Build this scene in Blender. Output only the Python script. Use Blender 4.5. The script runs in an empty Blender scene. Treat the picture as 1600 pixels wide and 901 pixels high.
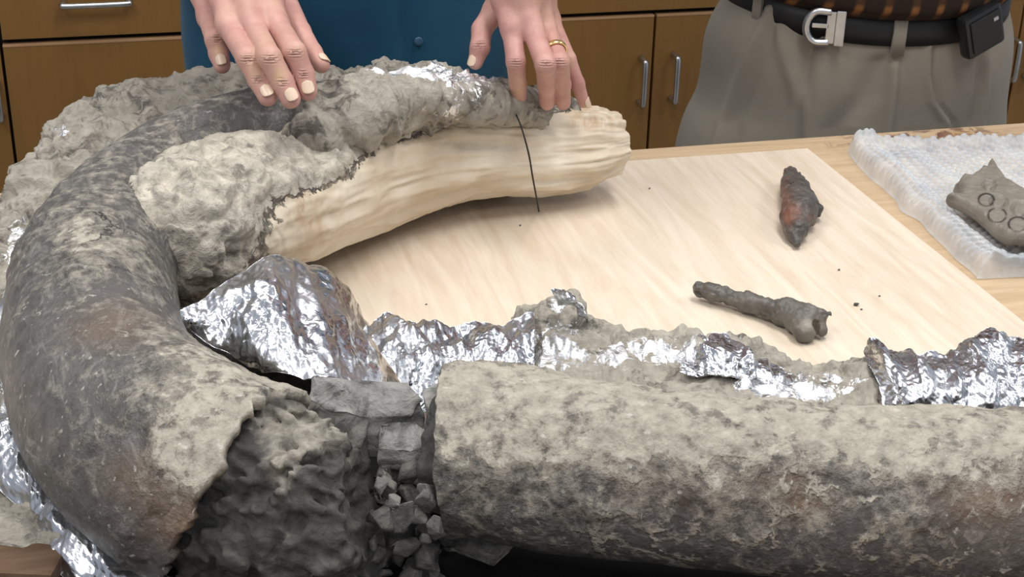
import bpy, bmesh, math
import numpy as np
from mathutils import Vector, Matrix
C = bpy.context.scene.collection
SC = bpy.context.scene
PI = math.pi

# ------------------------------------------------------------------ camera
T = 0.90            # table top height
H = 0.62            # camera above the table
F = 2340.0          # focal length in pixels of a 1600 wide frame
PITCH, YAW, ROLL = math.radians(25.2), math.radians(14.8), 0.0231
fw = np.array([math.sin(YAW)*math.cos(PITCH), math.cos(YAW)*math.cos(PITCH), -math.sin(PITCH)])
r0 = np.array([math.cos(YAW), -math.sin(YAW), 0.0])
u0 = np.cross(r0, fw)
rc = r0*math.cos(ROLL) + u0*math.sin(ROLL)
uc = -r0*math.sin(ROLL) + u0*math.cos(ROLL)
cpos = np.array([0, 0, T+H])
cam = bpy.data.cameras.new('camera'); co = bpy.data.objects.new('camera', cam); C.objects.link(co)
cam.sensor_width = 36; cam.lens = F/1600*36; cam.clip_start = 0.02
co.matrix_world = Matrix(((rc[0], uc[0], -fw[0], cpos[0]), (rc[1], uc[1], -fw[1], cpos[1]), (rc[2], uc[2], -fw[2], cpos[2]), (0, 0, 0, 1)))
SC.camera = co

# ------------------------------------------------------------------ light
SC.view_settings.view_transform = 'Standard'; SC.view_settings.look = 'None'
SC.view_settings.gamma = 1; SC.view_settings.use_curve_mapping = False
SC.view_settings.exposure = -0.12
w = bpy.data.worlds.new('room_light'); SC.world = w; w.use_nodes = True
w.node_tree.nodes['Background'].inputs[0].default_value = (0.80, 0.86, 1.0, 1)
w.node_tree.nodes['Background'].inputs[1].default_value = 0.52

def area(name, loc, sx, sy, power, col=(1, 0.97, 0.92), rot=(0, 0, 0)):
    l = bpy.data.lights.new(name, 'AREA'); l.shape = 'RECTANGLE'; l.size = sx; l.size_y = sy
    l.energy = power; l.color = col
    o = bpy.data.objects.new(name, l); C.objects.link(o); o.location = loc; o.rotation_euler = rot
    return o
area('ceiling_lamp', (-0.9, 0.6, 2.75), 0.35, 1.3, 27)
area('ceiling_lamp', (0.7, 0.9, 2.75), 0.35, 1.3, 27)
area('ceiling_lamp', (0.0, 2.3, 2.75), 1.3, 0.35, 15)
area('ceiling_lamp', (2.3, 0.9, 2.75), 0.35, 1.3, 20)
area('ceiling_lamp', (-0.2, -0.9, 2.75), 1.3, 0.35, 13)

# ------------------------------------------------------------------ geometry of the view -> room coordinates
def ray(px, py):
    return fw + rc*((px-800)/F) + uc*((450.5-py)/F)
def U(px, py, z):
    """room point at height z above the table top seen in that direction"""
    d = ray(px, py); t = (T+z-cpos[2])/d[2]
    return cpos + d*t
def UY(px, py, Y):
    d = ray(px, py); return cpos + d*((Y-cpos[1])/d[1])
def proj(P):
    q = P - cpos; z = q@fw
    return 800+F*(q@rc)/z, 450.5-F*(q@uc)/z

# ------------------------------------------------------------------ noise
def _h(ix, iy, iz, s):
    n = (ix*374761393 + iy*668265263 + iz*1274126177 + s*144665891) & 0xffffffff
    n = ((n ^ (n >> 13))*1274126177) & 0xffffffff
    n = n ^ (n >> 16)
    return (n & 0xffff)/65535.0
def vn(P, freq, seed=0):
    Q = np.asarray(P)*freq + 1000.37
    I = np.floor(Q).astype(np.int64); f = Q-I; f = f*f*(3-2*f)
    x, y, z = I[..., 0], I[..., 1], I[..., 2]
    r = 0
    for a in (0, 1):
        wx = f[..., 0] if a else 1-f[..., 0]
        for b in (0, 1):
            wy = f[..., 1] if b else 1-f[..., 1]
            for c in (0, 1):
                wz = f[..., 2] if c else 1-f[..., 2]
                r = r + wx*wy*wz*_h(x+a, y+b, z+c, seed)
    return r*2-1
def fbm(P, freq, oct=4, seed=0, gain=0.5):
    r = 0; a = 1; t = 0
    for k in range(oct):
        r = r + a*vn(P, freq*2**k, seed+k*17); t += a; a *= gain
    return r/t
def ridged(P, freq, oct=3, seed=0):
    r = 0; a = 1; t = 0
    for k in range(oct):
        r = r + a*(1-np.abs(vn(P, freq*2**k, seed+k*13))*2); t += a; a *= .5
    return r/t
def crumple(P, freq, n=7, seed=0, warp=0.35):
    rs = np.random.RandomState(seed); r = np.zeros(P.shape[:-1]); tot = 0
    for k in range(n):
        d = rs.normal(size=3); d /= np.linalg.norm(d)
        fk = freq*(1.0+0.9*k*0.6); a = 1.0/(1+0.55*k)
        ph = rs.rand()*10
        v = (P@d)*fk + ph + warp*vn(P, freq*0.8, seed+k)*2
        r += a*(np.abs((v % 1.0)*2-1)*2-1); tot += a
    return r/tot
def smooth(a, b, x):
    t = np.clip((x-a)/(b-a), 0, 1); return t*t*(3-2*t)
def blobs(P, L):
    px, py = proj(P); r = np.zeros(px.shape)
    for (x, y, sx, sy, a) in L:
        r += a*np.exp(-((px-x)/sx)**2-((py-y)/sy)**2)
    return r

# ------------------------------------------------------------------ mesh helpers
def tag(o, label=None, cat=None, group=None, kind=None):
    if label: o['label'] = label
    if cat: o['category'] = cat
    if group: o['group'] = group
    if kind: o['kind'] = kind
    return o
def link_mesh(name, me, m=None, parent=None):
    o = bpy.data.objects.new(name, me); C.objects.link(o)
    if m is not None and not me.materials: me.materials.append(m)
    if parent is not None:
        o.parent = parent
    return o
def mesh(name, V, Fc, m=None, parent=None, shade=True, attrs=None, loops=None):
    me = bpy.data.meshes.new(name)
    V = np.asarray(V, dtype=np.float64)
    off = np.array(parent.location) if parent is not None else np.zeros(3)
    if parent is not None and parent.parent is not None: off = off + np.array(parent.parent.location)
    me.from_pydata((V-off).tolist(), [], Fc.tolist() if isinstance(Fc, np.ndarray) else Fc)
    if attrs:
        for k, a in attrs.items():
            at = me.attributes.new(k, 'FLOAT', 'POINT'); at.data.foreach_set('value', np.asarray(a, dtype=np.float32).ravel())
    me.update()
    if shade: me.shade_smooth()
    return link_mesh(name, me, m, parent)
def empty(name, loc, label=None, cat=None, group=None):
    o = bpy.data.objects.new(name, None); C.objects.link(o); o.location = loc; o.empty_display_size = .05
    return tag(o, label, cat, group)
def origin_to_base(o):
    """put the origin of a one-mesh thing at the middle of its base"""
    me = o.data; n = len(me.vertices); a = np.empty(n*3); me.vertices.foreach_get('co', a); a = a.reshape(-1, 3)
    c = np.array([(a[:, 0].min()+a[:, 0].max())/2, (a[:, 1].min()+a[:, 1].max())/2, a[:, 2].min()])
    a -= c; me.vertices.foreach_set('co', a.ravel()); o.location = Vector(c)+o.location; me.update()
    return o
def grid_faces(nu, nv, closed_v=False, flip=False):
    i = np.arange(nu-1)[:, None]; j = np.arange(nv if closed_v else nv-1)[None, :]
    j2 = (j+1) % nv
    a = i*nv+j; b = i*nv+j2; c = (i+1)*nv+j2; d = (i+1)*nv+j
    q = np.stack([a, b, c, d], -1).reshape(-1, 4)
    return q[:, ::-1] if flip else q
def catmull(Pt, n, axis=0):
    Pt = np.moveaxis(np.asarray(Pt, float), axis, 0); k = len(Pt)
    E = np.concatenate([[2*Pt[0]-Pt[1]], Pt, [2*Pt[-1]-Pt[-2]]])
    t = np.linspace(0, k-1, n); i = np.minimum(t.astype(int), k-2); f = (t-i).reshape(-1, *([1]*(Pt.ndim-1)))
    a, b, c, d = E[i], E[i+1], E[i+2], E[i+3]
    r = 0.5*((2*b)+(-a+c)*f+(2*a-5*b+4*c-d)*f*f+(-a+3*b-3*c+d)*f**3)
    return np.moveaxis(r, 0, axis)
def normals(G, closed_v=False):
    du = np.gradient(G, axis=0)
    if closed_v: dv = np.roll(G, -1, 1)-np.roll(G, 1, 1)
    else: dv = np.gradient(G, axis=1)
    n = np.cross(du, dv); return n/(np.linalg.norm(n, axis=-1, keepdims=True)+1e-12)
def box_bm(bm, c, s, bev=0.0, rot=None):
    r = bmesh.ops.create_cube(bm, size=1.0)
    vs = r['verts']
    M = Matrix.Translation(Vector(c)) @ (rot.to_4x4() if rot is not None else Matrix.Identity(4)) @ Matrix.Diagonal((s[0], s[1], s[2], 1))
    bmesh.ops.transform(bm, matrix=M, verts=vs)
    if bev > 0:
        es = list({e for v in vs for e in v.link_edges})
        bmesh.ops.bevel(bm, geom=es, offset=bev, segments=2, affect='EDGES', profile=0.6)
def bm_obj(name, bm, m, parent=None, shade=False):
    me = bpy.data.meshes.new(name)
    if parent is not None:
        off = Vector(parent.location)
        if parent.parent is not None: off = off+Vector(parent.parent.location)
        bmesh.ops.translate(bm, verts=bm.verts, vec=-off)
    bm.to_mesh(me); bm.free()
    if shade: me.shade_smooth()
    return link_mesh(name, me, m, parent)
def box(name, c, s, m, parent=None, bev=0.002):
    bm = bmesh.new(); box_bm(bm, c, s, bev); return bm_obj(name, bm, m, parent)
def tube_np(P, R, ns=12, cap=True):
    P = np.asarray(P, float); n = len(P); R = np.broadcast_to(R, (n,))
    Tn = np.gradient(P, axis=0); Tn /= np.linalg.norm(Tn, axis=1, keepdims=True)+1e-12
    ref = np.array([0.13, 0.21, 0.97]); S = np.cross(Tn, ref); S /= np.linalg.norm(S, axis=1, keepdims=True); B = np.cross(S, Tn)
    a = np.linspace(0, 2*PI, ns, endpoint=False)
    V = P[:, None]+R[:, None, None]*(np.cos(a)[None, :, None]*S[:, None]+np.sin(a)[None, :, None]*B[:, None])
    Fc = grid_faces(n, ns, True).tolist()
    if cap: Fc.append(list(range(ns))[::-1]); Fc.append([(n-1)*ns+i for i in range(ns)])
    return V.reshape(-1, 3), Fc

# ---- implicit surfaces (round cones, smooth union) meshed with surface nets
def rcone(P, a, b, ra, rb, sq=None):
    a = np.asarray(a, float); b = np.asarray(b, float); ab = b-a
    t = np.clip(((P-a)@ab)/(ab@ab+1e-12), 0, 1)
    return np.linalg.norm(P-a-t[..., None]*ab, axis=-1)-(ra+(rb-ra)*t)
def smin(a, b, k):
    h = np.clip(0.5+0.5*(b-a)/k, 0, 1); return b+(a-b)*h-k*h*(1-h)
def surface_nets(D, org, h):
    s = D < 0
    nx, ny, nz = D.shape
    cell = np.zeros((nx-1, ny-1, nz-1), np.int8)
    acc = np.zeros((nx-1, ny-1, nz-1, 3)); cnt = np.zeros((nx-1, ny-1, nz-1))
    offs = [(0,0,0),(1,0,0),(0,1,0),(1,1,0),(0,0,1),(1,0,1),(0,1,1),(1,1,1)]
    def sub(A, o): return A[o[0]:o[0]+nx-1, o[1]:o[1]+ny-1, o[2]:o[2]+nz-1]
    for i, p in enumerate(offs):
        for q in offs[i+1:]:
            if sum(abs(p[k]-q[k]) for k in range(3)) != 1: continue
            A, B = sub(D, p), sub(D, q); m = sub(s, p) != sub(s, q)
            t = np.where(m, A/np.where(m, A-B, 1), 0)
            for k in range(3):
                acc[..., k] += np.where(m, p[k]+t*(q[k]-p[k]), 0)
            cnt += m
    on = cnt > 0
    idx = -np.ones(on.shape, np.int64); idx[on] = np.arange(on.sum())
    I = np.argwhere(on); V = np.asarray(org)+h*(I+acc[on]/cnt[on][:, None])
    Fs = []
    for ax in range(3):
        sl0 = [slice(None)]*3; sl1 = [slice(None)]*3; sl0[ax] = slice(0, -1); sl1[ax] = slice(1, None)
        e = s[tuple(sl0)] != s[tuple(sl1)]
        E = np.argwhere(e); b, c = (ax+1) % 3, (ax+2) % 3
        E = E[(E[:, b] > 0) & (E[:, c] > 0) & (E[:, b] < D.shape[b]-1) & (E[:, c] < D.shape[c]-1)]
        inside = s[E[:, 0], E[:, 1], E[:, 2]]
        def g(db, dc):
            Q = E.copy(); Q[:, b] -= db; Q[:, c] -= dc; return idx[Q[:, 0], Q[:, 1], Q[:, 2]]
        q = np.stack([g(1, 1), g(0, 1), g(0, 0), g(1, 0)], -1)
        q[~inside] = q[~inside][:, ::-1]
        Fs.append(q)
    Fq = np.concatenate(Fs); Fq = Fq[(Fq >= 0).all(1)]
    return V, Fq
def sdf_mesh(fn, lo, hi, h):
    lo = np.asarray(lo)-3*h; hi = np.asarray(hi)+3*h
    n = np.ceil((hi-lo)/h).astype(int)+1
    X = np.stack(np.meshgrid(*[lo[k]+h*np.arange(n[k]) for k in range(3)], indexing='ij'), -1)
    return surface_nets(fn(X), lo, h)

# ------------------------------------------------------------------ materials
class M:
    def __init__(s, name, rough=0.6, metal=0.0, spec=0.5):
        s.m = bpy.data.materials.new(name); s.m.use_nodes = True; s.nt = s.m.node_tree
        s.b = s.nt.nodes['Principled BSDF']; s.b.inputs['Roughness'].default_value = rough
        s.b.inputs['Metallic'].default_value = metal; s.b.inputs['Specular IOR Level'].default_value = spec
        s.tc = s.nt.nodes.new('ShaderNodeTexCoord')
        s.geo = s.nt.nodes.new('ShaderNodeNewGeometry'); s.bh = None
    def n(s, t, **k):
        x = s.nt.nodes.new(t)
        for a, v in k.items(): setattr(x, a, v)
        return x
    def L(s, a, b): s.nt.links.new(a, b)
    def vec(s, scale=(1, 1, 1), rot=(0, 0, 0)):
        m = s.n('ShaderNodeMapping'); m.inputs['Scale'].default_value = scale; m.inputs['Rotation'].default_value = rot
        s.L(s.geo.outputs['Position'], m.inputs['Vector']); return m.outputs[0]
    def noise(s, sc, det=4, rough=0.55, dist=0, v=None, col=False):
        x = s.n('ShaderNodeTexNoise'); x.inputs['Scale'].default_value = sc; x.inputs['Detail'].default_value = det
        x.inputs['Roughness'].default_value = rough; x.inputs['Distortion'].default_value = dist
        s.L(v if v is not None else s.geo.outputs['Position'], x.inputs['Vector']); return x.outputs[1 if col else 0]
    def vor(s, sc, feat='F1', v=None, out=0):
        x = s.n('ShaderNodeTexVoronoi', feature=feat); x.inputs['Scale'].default_value = sc
        s.L(v if v is not None else s.geo.outputs['Position'], x.inputs['Vector']); return x.outputs[out]
    def ramp(s, f, stops):
        r = s.n('ShaderNodeValToRGB'); e = r.color_ramp.elements
        while len(e) < len(stops): e.new(0.5)
        for el, (p, c) in zip(e, stops):
            el.position = p; el.color = (c, c, c, 1) if isinstance(c, (int, float)) else (*c, 1)
        s.L(f, r.inputs[0]); return r.outputs[0]
    def mix(s, f, a, b, mode='MIX'):
        x = s.n('ShaderNodeMix', data_type='RGBA', blend_type=mode)
        for i, v in ((0, f), (6, a), (7, b)):
            if isinstance(v, (int, float)): x.inputs[i].default_value = v if i == 0 else (v, v, v, 1)
            elif isinstance(v, tuple): x.inputs[i].default_value = (*v, 1)
            else: s.L(v, x.inputs[i])
        return x.outputs[2]
    def math(s, op, a, b=0.0, clamp=False):
        x = s.n('ShaderNodeMath', operation=op, use_clamp=clamp)
        for i, v in ((0, a), (1, b)):
            if isinstance(v, (int, float)): x.inputs[i].default_value = v
            else: s.L(v, x.inputs[i])
        return x.outputs[0]
    def attr(s, name):
        x = s.n('ShaderNodeAttribute', attribute_name=name); return x.outputs['Fac']
    def col(s, c):
        if isinstance(c, tuple): s.b.inputs['Base Color'].default_value = (*c, 1)
        else: s.L(c, s.b.inputs['Base Color'])
        return s
    def rough(s, c): s.L(c, s.b.inputs['Roughness']); return s
    def bump(s, hgt, dist=0.001, strength=1.0):
        x = s.n('ShaderNodeBump'); x.inputs['Distance'].default_value = dist; x.inputs['Strength'].default_value = strength
        s.L(hgt, x.inputs['Height'])
        if s.bh is not None: s.L(s.bh, x.inputs['Normal'])
        s.bh = x.outputs[0]; s.L(s.bh, s.b.inputs['Normal']); return s

def flat(name, c, rough=.5, metal=0., spec=.5, var=.12, sc=40):
    m = M(name, rough, metal, spec); n = m.noise(sc, 3)
    m.col(m.mix(m.ramp(n, [(.3, 0.), (.7, 1.)]), tuple(x*(1-var) for x in c), tuple(min(1, x*(1+var)) for x in c))); return m.m

def mk_tusk():
    m = M('weathered_ivory', .6)
    mud = m.attr('mud'); rust = m.attr('rust')
    n1 = m.noise(22, 8, .68, .6); n2 = m.noise(90, 6, .7); n3 = m.noise(300, 3, .6)
    streak = m.noise(70, 5, .6, 1.2, m.vec((1, .35, 1), (0, 0, .6)))
    dark = m.mix(m.ramp(n2, [(.3, 0.), (.7, 1.)]), (.058, .055, .052), (.145, .138, .13))
    dark = m.mix(m.math('MULTIPLY', m.ramp(streak, [(.55, 0.), (.66, 1.)]), .55), dark, (.30, .285, .255))
    brown = m.mix(m.math('MULTIPLY', rust, m.ramp(n1, [(.3, .35), (.65, 1.)])), dark, (.21, .125, .07))
    mudc = m.mix(m.ramp(n2, [(.28, 0.), (.7, 1.)]), (.20, .183, .150), (.46, .425, .35))
    mudc = m.mix(m.ramp(m.noise(45, 5, .7), [(.36, .75), (.47, 0.)]), mudc, (.12, .11, .095))
    f = m.math('ADD', mud, m.math('MULTIPLY', m.math('SUBTRACT', n1, .5), 2.3))
    f = m.math('ADD', f, m.math('MULTIPLY', m.math('SUBTRACT', n2, .5), 2.0))
    fm = m.ramp(f, [(.25, 0.), (.6, .5), (1.0, 1.)])
    c = m.mix(fm, brown, mudc)
    fl = m.ramp(m.noise(160, 3, .5), [(.66, 0.), (.72, 1.)])
    c = m.mix(m.math('MULTIPLY', fl, .7), c, (.5, .48, .43))
    vp = m.mix(.09, m.geo.outputs['Position'], m.noise(16, 5, .65, col=True))
    ve = m.math('MULTIPLY', m.ramp(m.vor(24, 'DISTANCE_TO_EDGE', vp), [(.02, 1.), (.09, 0.)]), m.ramp(m.noise(26, 4, .6), [(.47, 0.), (.56, 1.)]))
    ve = m.math('MULTIPLY', ve, m.attr('vein'))
    c = m.mix(ve, c, (.42, .39, .32))
    cr = m.vor(13, 'DISTANCE_TO_EDGE', m.mix(.06, m.geo.outputs['Position'], m.noise(30, 4, .6, col=True)))
    c = m.mix(m.math('MULTIPLY', m.ramp(cr, [(.0, 1.), (.022, 0.)]), m.attr('crack')), c, (.012, .011, .01))
    m.col(c); m.rough(m.ramp(fm, [(0, .42), (1, .9)]))
    m.bump(n1, .006, .55); m.bump(n2, .0025, .8); m.bump(n3, .0008, .7); m.bump(fm, .0016, .7); m.bump(ve, .002, .8)
    return m.m
def mk_mud(name, a, b, foil=True, rust=0.0):
    m = M(name, .9)
    n2 = m.noise(70, 6, .68, .5); n3 = m.noise(260, 4, .65); n1 = m.noise(16, 4, .6)
    c = m.mix(m.ramp(n2, [(.3, 0.), (.7, 1.)]), a, b)
    c = m.mix(m.ramp(m.noise(38, 6, .72, .8), [(.38, .85), (.49, 0.)]), c, tuple(x*.32 for x in a))
    c = m.mix(m.math('MULTIPLY', m.ramp(n1, [(.5, 0.), (.7, 1.)]), .45), c, tuple(min(1, x*1.15) for x in b))
    m.bump(n1, .01, .4); m.bump(n2, .004, .9); m.bump(n3, .001, .8)
    if foil:
        fo = m.attr('foil')
        f = m.math('ADD', fo, m.math('MULTIPLY', m.math('SUBTRACT', m.noise(55, 5, .65, 1.), .5), 2.2))
        fm = m.ramp(f, [(.62, 0.), (.68, 1.)])
        c = m.mix(fm, c, (.82, .83, .85)); m.L(fm, m.b.inputs['Metallic'])
        m.rough(m.ramp(fm, [(0, .92), (1, .24)]))
    m.col(c); return m.m
def mk_core():
    m = M('broken_ivory_core', .85)
    n1 = m.noise(26, 5, .65, .5); n2 = m.noise(80, 6, .7, .4)
    c = m.mix(m.ramp(n2, [(.3, 0.), (.7, 1.)]), (.026, .025, .023), (.10, .095, .087))
    l = m.mix(m.ramp(n2, [(.3, 0.), (.68, 1.)]), (.12, .11, .09), (.36, .335, .28))
    f = m.math('ADD', m.attr('mud'), m.math('MULTIPLY', m.math('SUBTRACT', n1, .5), 1.9))
    c = m.mix(m.ramp(f, [(.35, 0.), (.75, 1.)]), c, l); m.col(c)
    m.bump(n1, .006, .4); m.bump(n2, .003, .8); return m.m
def mk_foil():
    m = M('aluminium_foil', .22, 1.0)
    v = m.mix(.05, m.geo.outputs['Position'], m.noise(25, 3, .5, col=True))
    cr = m.vor(55, 'DISTANCE_TO_EDGE', v); cr2 = m.vor(26, 'F1', v)
    n = m.noise(18, 3); d = m.ramp(m.noise(30, 5, .65), [(.64, 0.), (.76, .6)])
    m.col(m.mix(d, (.60, .615, .64), (.30, .285, .25)))
    m.L(m.math('SUBTRACT', 1.0, m.math('MULTIPLY', d, .9)), m.b.inputs['Metallic'])
    m.rough(m.ramp(n, [(.35, .2), (.7, .36)]))
    m.bump(m.noise(28, 3, .5, 1.5, m.vec((1, .45, 1))), .006, .3); m.bump(m.noise(70, 2, .5, 2.), .0015, .5)
    return m.m
def mk_plaster():
    m = M('cream_plaster', .62, 0, .4)
    mud = m.attr('mud'); rust = m.attr('rust')
    n1 = m.noise(14, 4, .55); n2 = m.noise(60, 6, .7, .6); n3 = m.noise(170, 4, .65)
    cl = m.mix(m.ramp(n1, [(.35, 0.), (.7, 1.)]), (.60, .50, .365), (.78, .71, .58))
    cl = m.mix(m.math('MULTIPLY', rust, m.ramp(n2, [(.4, 0.), (.6, 1.)])), cl, (.42, .25, .12))
    md = m.mix(m.ramp(n2, [(.3, 0.), (.68, 1.)]), (.27, .245, .20), (.62, .57, .48))
    md = m.mix(m.ramp(m.noise(45, 6, .7), [(.36, .7), (.45, 0.)]), md, (.13, .12, .10))
    f = m.math('ADD', mud, m.math('MULTIPLY', m.math('SUBTRACT', n2, .5), 1.1))
    fm = m.ramp(f, [(.42, 0.), (.6, 1.)])
    m.col(m.mix(fm, cl, md)); m.rough(m.ramp(fm, [(0, .5), (1, .92)]))
    m.bump(n1, .006, .25); m.bump(m.math('MULTIPLY', n2, fm), .005, .9); m.bump(m.math('MULTIPLY', n3, fm), .0015, .8)
    return m.m
def mk_wood(name, a, b, scale=(1, 12, 12), rot=0.0, rough=.5, wav=0.0, fine=1.0, spots=False):
    m = M(name, rough, 0, .4)
    v = m.vec(scale, (0, 0, rot))
    n1 = m.noise(3.2, 5, .6, 1.2+wav, v); n2 = m.noise(14, 6, .65, .4, v); n0 = m.noise(2.5, 2)
    f = m.math('ADD', m.math('MULTIPLY', n1, .65), m.math('MULTIPLY', n2, .35*fine))
    c = m.mix(m.ramp(f, [(.36, 0.), (.62, 1.)]), a, b)
    c = m.mix(m.ramp(n0, [(.35, 0.), (.7, .25)]), c, tuple(min(1, x*1.1) for x in b))
    if spots:
        s = m.math('MULTIPLY', m.attr('stain'), m.ramp(m.noise(38, 6, .7, 1.), [(.50, 0.), (.56, 1.)]))
        c = m.mix(s, c, (.10, .045, .05))
        s2 = m.math('MULTIPLY', m.attr('stain'), m.ramp(m.noise(11, 4, .6), [(.4, 0.), (.7, .5)]))
        c = m.mix(s2, c, (.42, .25, .12))
    m.col(c); m.bump(n2, .0004, .3); return m.m
def mk_cloth(name, a, b, wsc=1200, rough=.85, folds=True):
    m = M(name, rough, 0, .25)
    n = m.noise(7, 3); c = m.mix(m.ramp(n, [(.3, 0.), (.7, 1.)]), a, b); m.col(c)
    m.bump(m.noise(9, 3), .01, .25) if folds else None
    m.bump(m.noise(wsc, 2), .0004, .5); m.b.inputs['Sheen Weight'].default_value = .08; return m.m
def mk_skin():
    m = M('skin', .48, 0, .4)
    n = m.noise(45, 5, .6); n2 = m.noise(500, 3, .6); n3 = m.noise(18, 3)
    c = m.mix(m.ramp(n, [(.3, 0.), (.7, 1.)]), (.43, .215, .185), (.56, .315, .27))
    c = m.mix(m.ramp(n3, [(.45, 0.), (.75, .5)]), c, (.60, .40, .27))
    c = m.mix(m.attr('pale'), c, (.62, .42, .25))
    m.col(c); m.bump(n2, .0004, .5); m.bump(m.attr('wrk'), .0012, 1.0)
    m.b.inputs['Subsurface Weight'].default_value = .12; m.b.inputs['Subsurface Radius'].default_value = (.006, .002, .001)
    m.b.inputs['Subsurface Scale'].default_value = 1.0
    return m.m
def mk_bubble():
    m = M('bubble_wrap_film', .07, 0, .8)
    m.col(m.mix(m.ramp(m.noise(30, 4), [(.35, 0.), (.65, 1.)]), (.66, .73, .80), (.90, .94, .97)))
    m.b.inputs['Transmission Weight'].default_value = .35; m.b.inputs['IOR'].default_value = 1.15
    m.b.inputs['Alpha'].default_value = .62
    m.bump(m.noise(120, 4, .6, .5), .002, .5); return m.m
def mk_plaid():
    m = M('dark_plaid_cloth', .85, 0, .2)
    w1 = m.n('ShaderNodeTexWave', bands_direction='X'); w1.inputs['Scale'].default_value = 9; w1.inputs['Distortion'].default_value = .6
    w2 = m.n('ShaderNodeTexWave', bands_direction='Z'); w2.inputs['Scale'].default_value = 11; w2.inputs['Distortion'].default_value = .6
    m.L(m.geo.outputs['Position'], w1.inputs[0]); m.L(m.geo.outputs['Position'], w2.inputs[0])
    f = m.math('MULTIPLY', m.ramp(w1.outputs[1], [(.7, 0.), (.95, 1.)]), m.ramp(w2.outputs[1], [(.3, .2), (.9, 1.)]))
    m.col(m.mix(f, (.022, .014, .010), (.20, .085, .03))); return m.m
MT = dict(
    tusk=mk_tusk(), mud=mk_mud('grey_clay', (.235, .215, .18), (.43, .40, .335)), foil=mk_foil(), plaster=mk_plaster(),
    core=mk_core(),
    chip=mk_mud('ivory_chip_surface', (.07, .068, .062), (.20, .193, .175), False),
    block=mk_mud('ivory_block_surface', (.17, .17, .165), (.38, .37, .345), False),
    table=mk_wood('table_wood', (.46, .32, .19), (.60, .45, .29), (1.2, 14, 10), 0, .45, spots=True),
    board=mk_wood('plywood', (.60, .49, .37), (.74, .645, .525), (9, .8, 9), .12, .5, wav=1.4),
    cab=mk_wood('cabinet_veneer', (.190, .094, .022), (.220, .110, .028), (6, 1, .7), 0, .45),
    cabedge=mk_wood('cabinet_edge', (.34, .19, .09), (.42, .25, .13), (1, 1, 14), 0, .5),
    dark=flat('dark_gap', (.008, .006, .005), .9), steel=flat('brushed_steel', (.55, .56, .57), .32, 1.),
    crate=mk_wood('rough_timber', (.075, .042, .022), (.14, .085, .05), (1.5, 12, 12), .1, .8),
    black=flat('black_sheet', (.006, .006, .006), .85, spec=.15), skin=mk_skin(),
    nail=flat('fingernail', (.66, .50, .37), .35, var=.05), gold=flat('gold', (.95, .70, .30), .2, 1., var=.03),
    blue=mk_cloth('blue_shirt_cloth', (.008, .062, .118), (.012, .080, .145)), khaki=mk_cloth('khaki_cloth', (.205, .185, .150), (.245, .222, .180)),
    grey=mk_cloth('grey_cloth', (.12, .12, .11), (.16, .16, .15)), plaid=mk_plaid(),
    leather=flat('black_leather', (.012, .012, .012), .5, spec=.4), phone=flat('phone_case', (.010, .011, .012), .3, spec=.5),
    wrap=mk_bubble(), wall=flat('wall_paint', (.55, .53, .48), .8), floor=flat('floor_tile', (.30, .28, .25), .5, sc=3), hair=flat('hair', (.05, .03, .02), .6),
    button=flat('blue_button', (.02, .07, .12), .3),
)
def mk_bone(name, a, b, c3, sc=60):
    m = M(name, .42, 0, .5); n = m.noise(sc, 6, .65); n2 = m.noise(sc*.5, 3)
    c = m.mix(m.ramp(n, [(.3, 0.), (.7, 1.)]), a, b)
    c = m.mix(m.attr('rust'), c, c3)
    m.col(c); m.bump(n, .003, .6); m.bump(m.noise(sc*5, 3), .0006, .7); return m.m
MT['bone_dark'] = mk_bone('dark_bone', (.035, .031, .028), (.13, .118, .105), (.22, .095, .06))
MT['bone_grey'] = mk_bone('grey_bone', (.055, .052, .048), (.16, .148, .128), (.30, .27, .215))
MT['bone_tan'] = mk_bone('taupe_bone', (.175, .155, .128), (.25, .225, .185), (.03, .027, .022))

# ------------------------------------------------------------------ room and table
YE = U(800, 247, 0)[1]                 # far edge of the table
YC = YE + 1.42                         # cabinet fronts
def struct(o): o['kind'] = 'structure'; return o
struct(box('floor', (0, 1.2, -.02), (8, 7, .04), MT['floor'], None, 0))
struct(box('wall_back', (0, YC+.68, 1.4), (8, .1, 2.8), MT['wall'], None, 0))
tt = empty('work_table', (0, YE-.6, 0), 'pale wooden work table with purple-brown stains that carries the whole tusk', 'table')
nx, ny = 170, 120
X = np.linspace(-1.4, 1.5, nx); Y = np.linspace(YE-1.45, YE, ny)
G = np.stack(np.meshgrid(X, Y, indexing='ij'), -1); G = np.concatenate([G, np.full((nx, ny, 1), T)], -1)
st = blobs(G, [(1370, 217, 26, 8, 1.6), (1450, 215, 110, 14, .8), (1420, 236, 30, 7, 1.6), (1500, 213, 40, 12, 1.5), (1545, 228, 20, 9, 1.3), (1470, 232, 120, 16, .5), (1310, 222, 12, 4, 1.2)])
top = mesh('tabletop', G.reshape(-1, 3), grid_faces(nx, ny), MT['table'], tt, True, {'stain': st.ravel()})
box('tabletop_edge', (.05, YE-.725, T-.0205), (2.9, 1.45, .04), MT['table'], tt, .002)
for sx in (-1.3, 1.4):
    for sy in (YE-1.38, YE-.07):
        box('leg', (sx, sy, (T-.04)/2), (.08, .08, T-.04), MT['cab'], tt)

# plywood board
bc = U(1262, 231, .008)
bm = bmesh.new()
x1, y1 = bc[0], bc[1]
YA = U(760, 690, 0)[1]
box_bm(bm, ((x1-.75)/2-.0, (y1+YA)/2, T+.0045), (x1+.75, y1-YA, .007), .0012)
bd = bm_obj('plywood_board', bm, MT['board']); tag(bd, 'pale plywood sheet lying on the table under the tusk and small bones', 'board'); origin_to_base(bd)
BZ = .008

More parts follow.
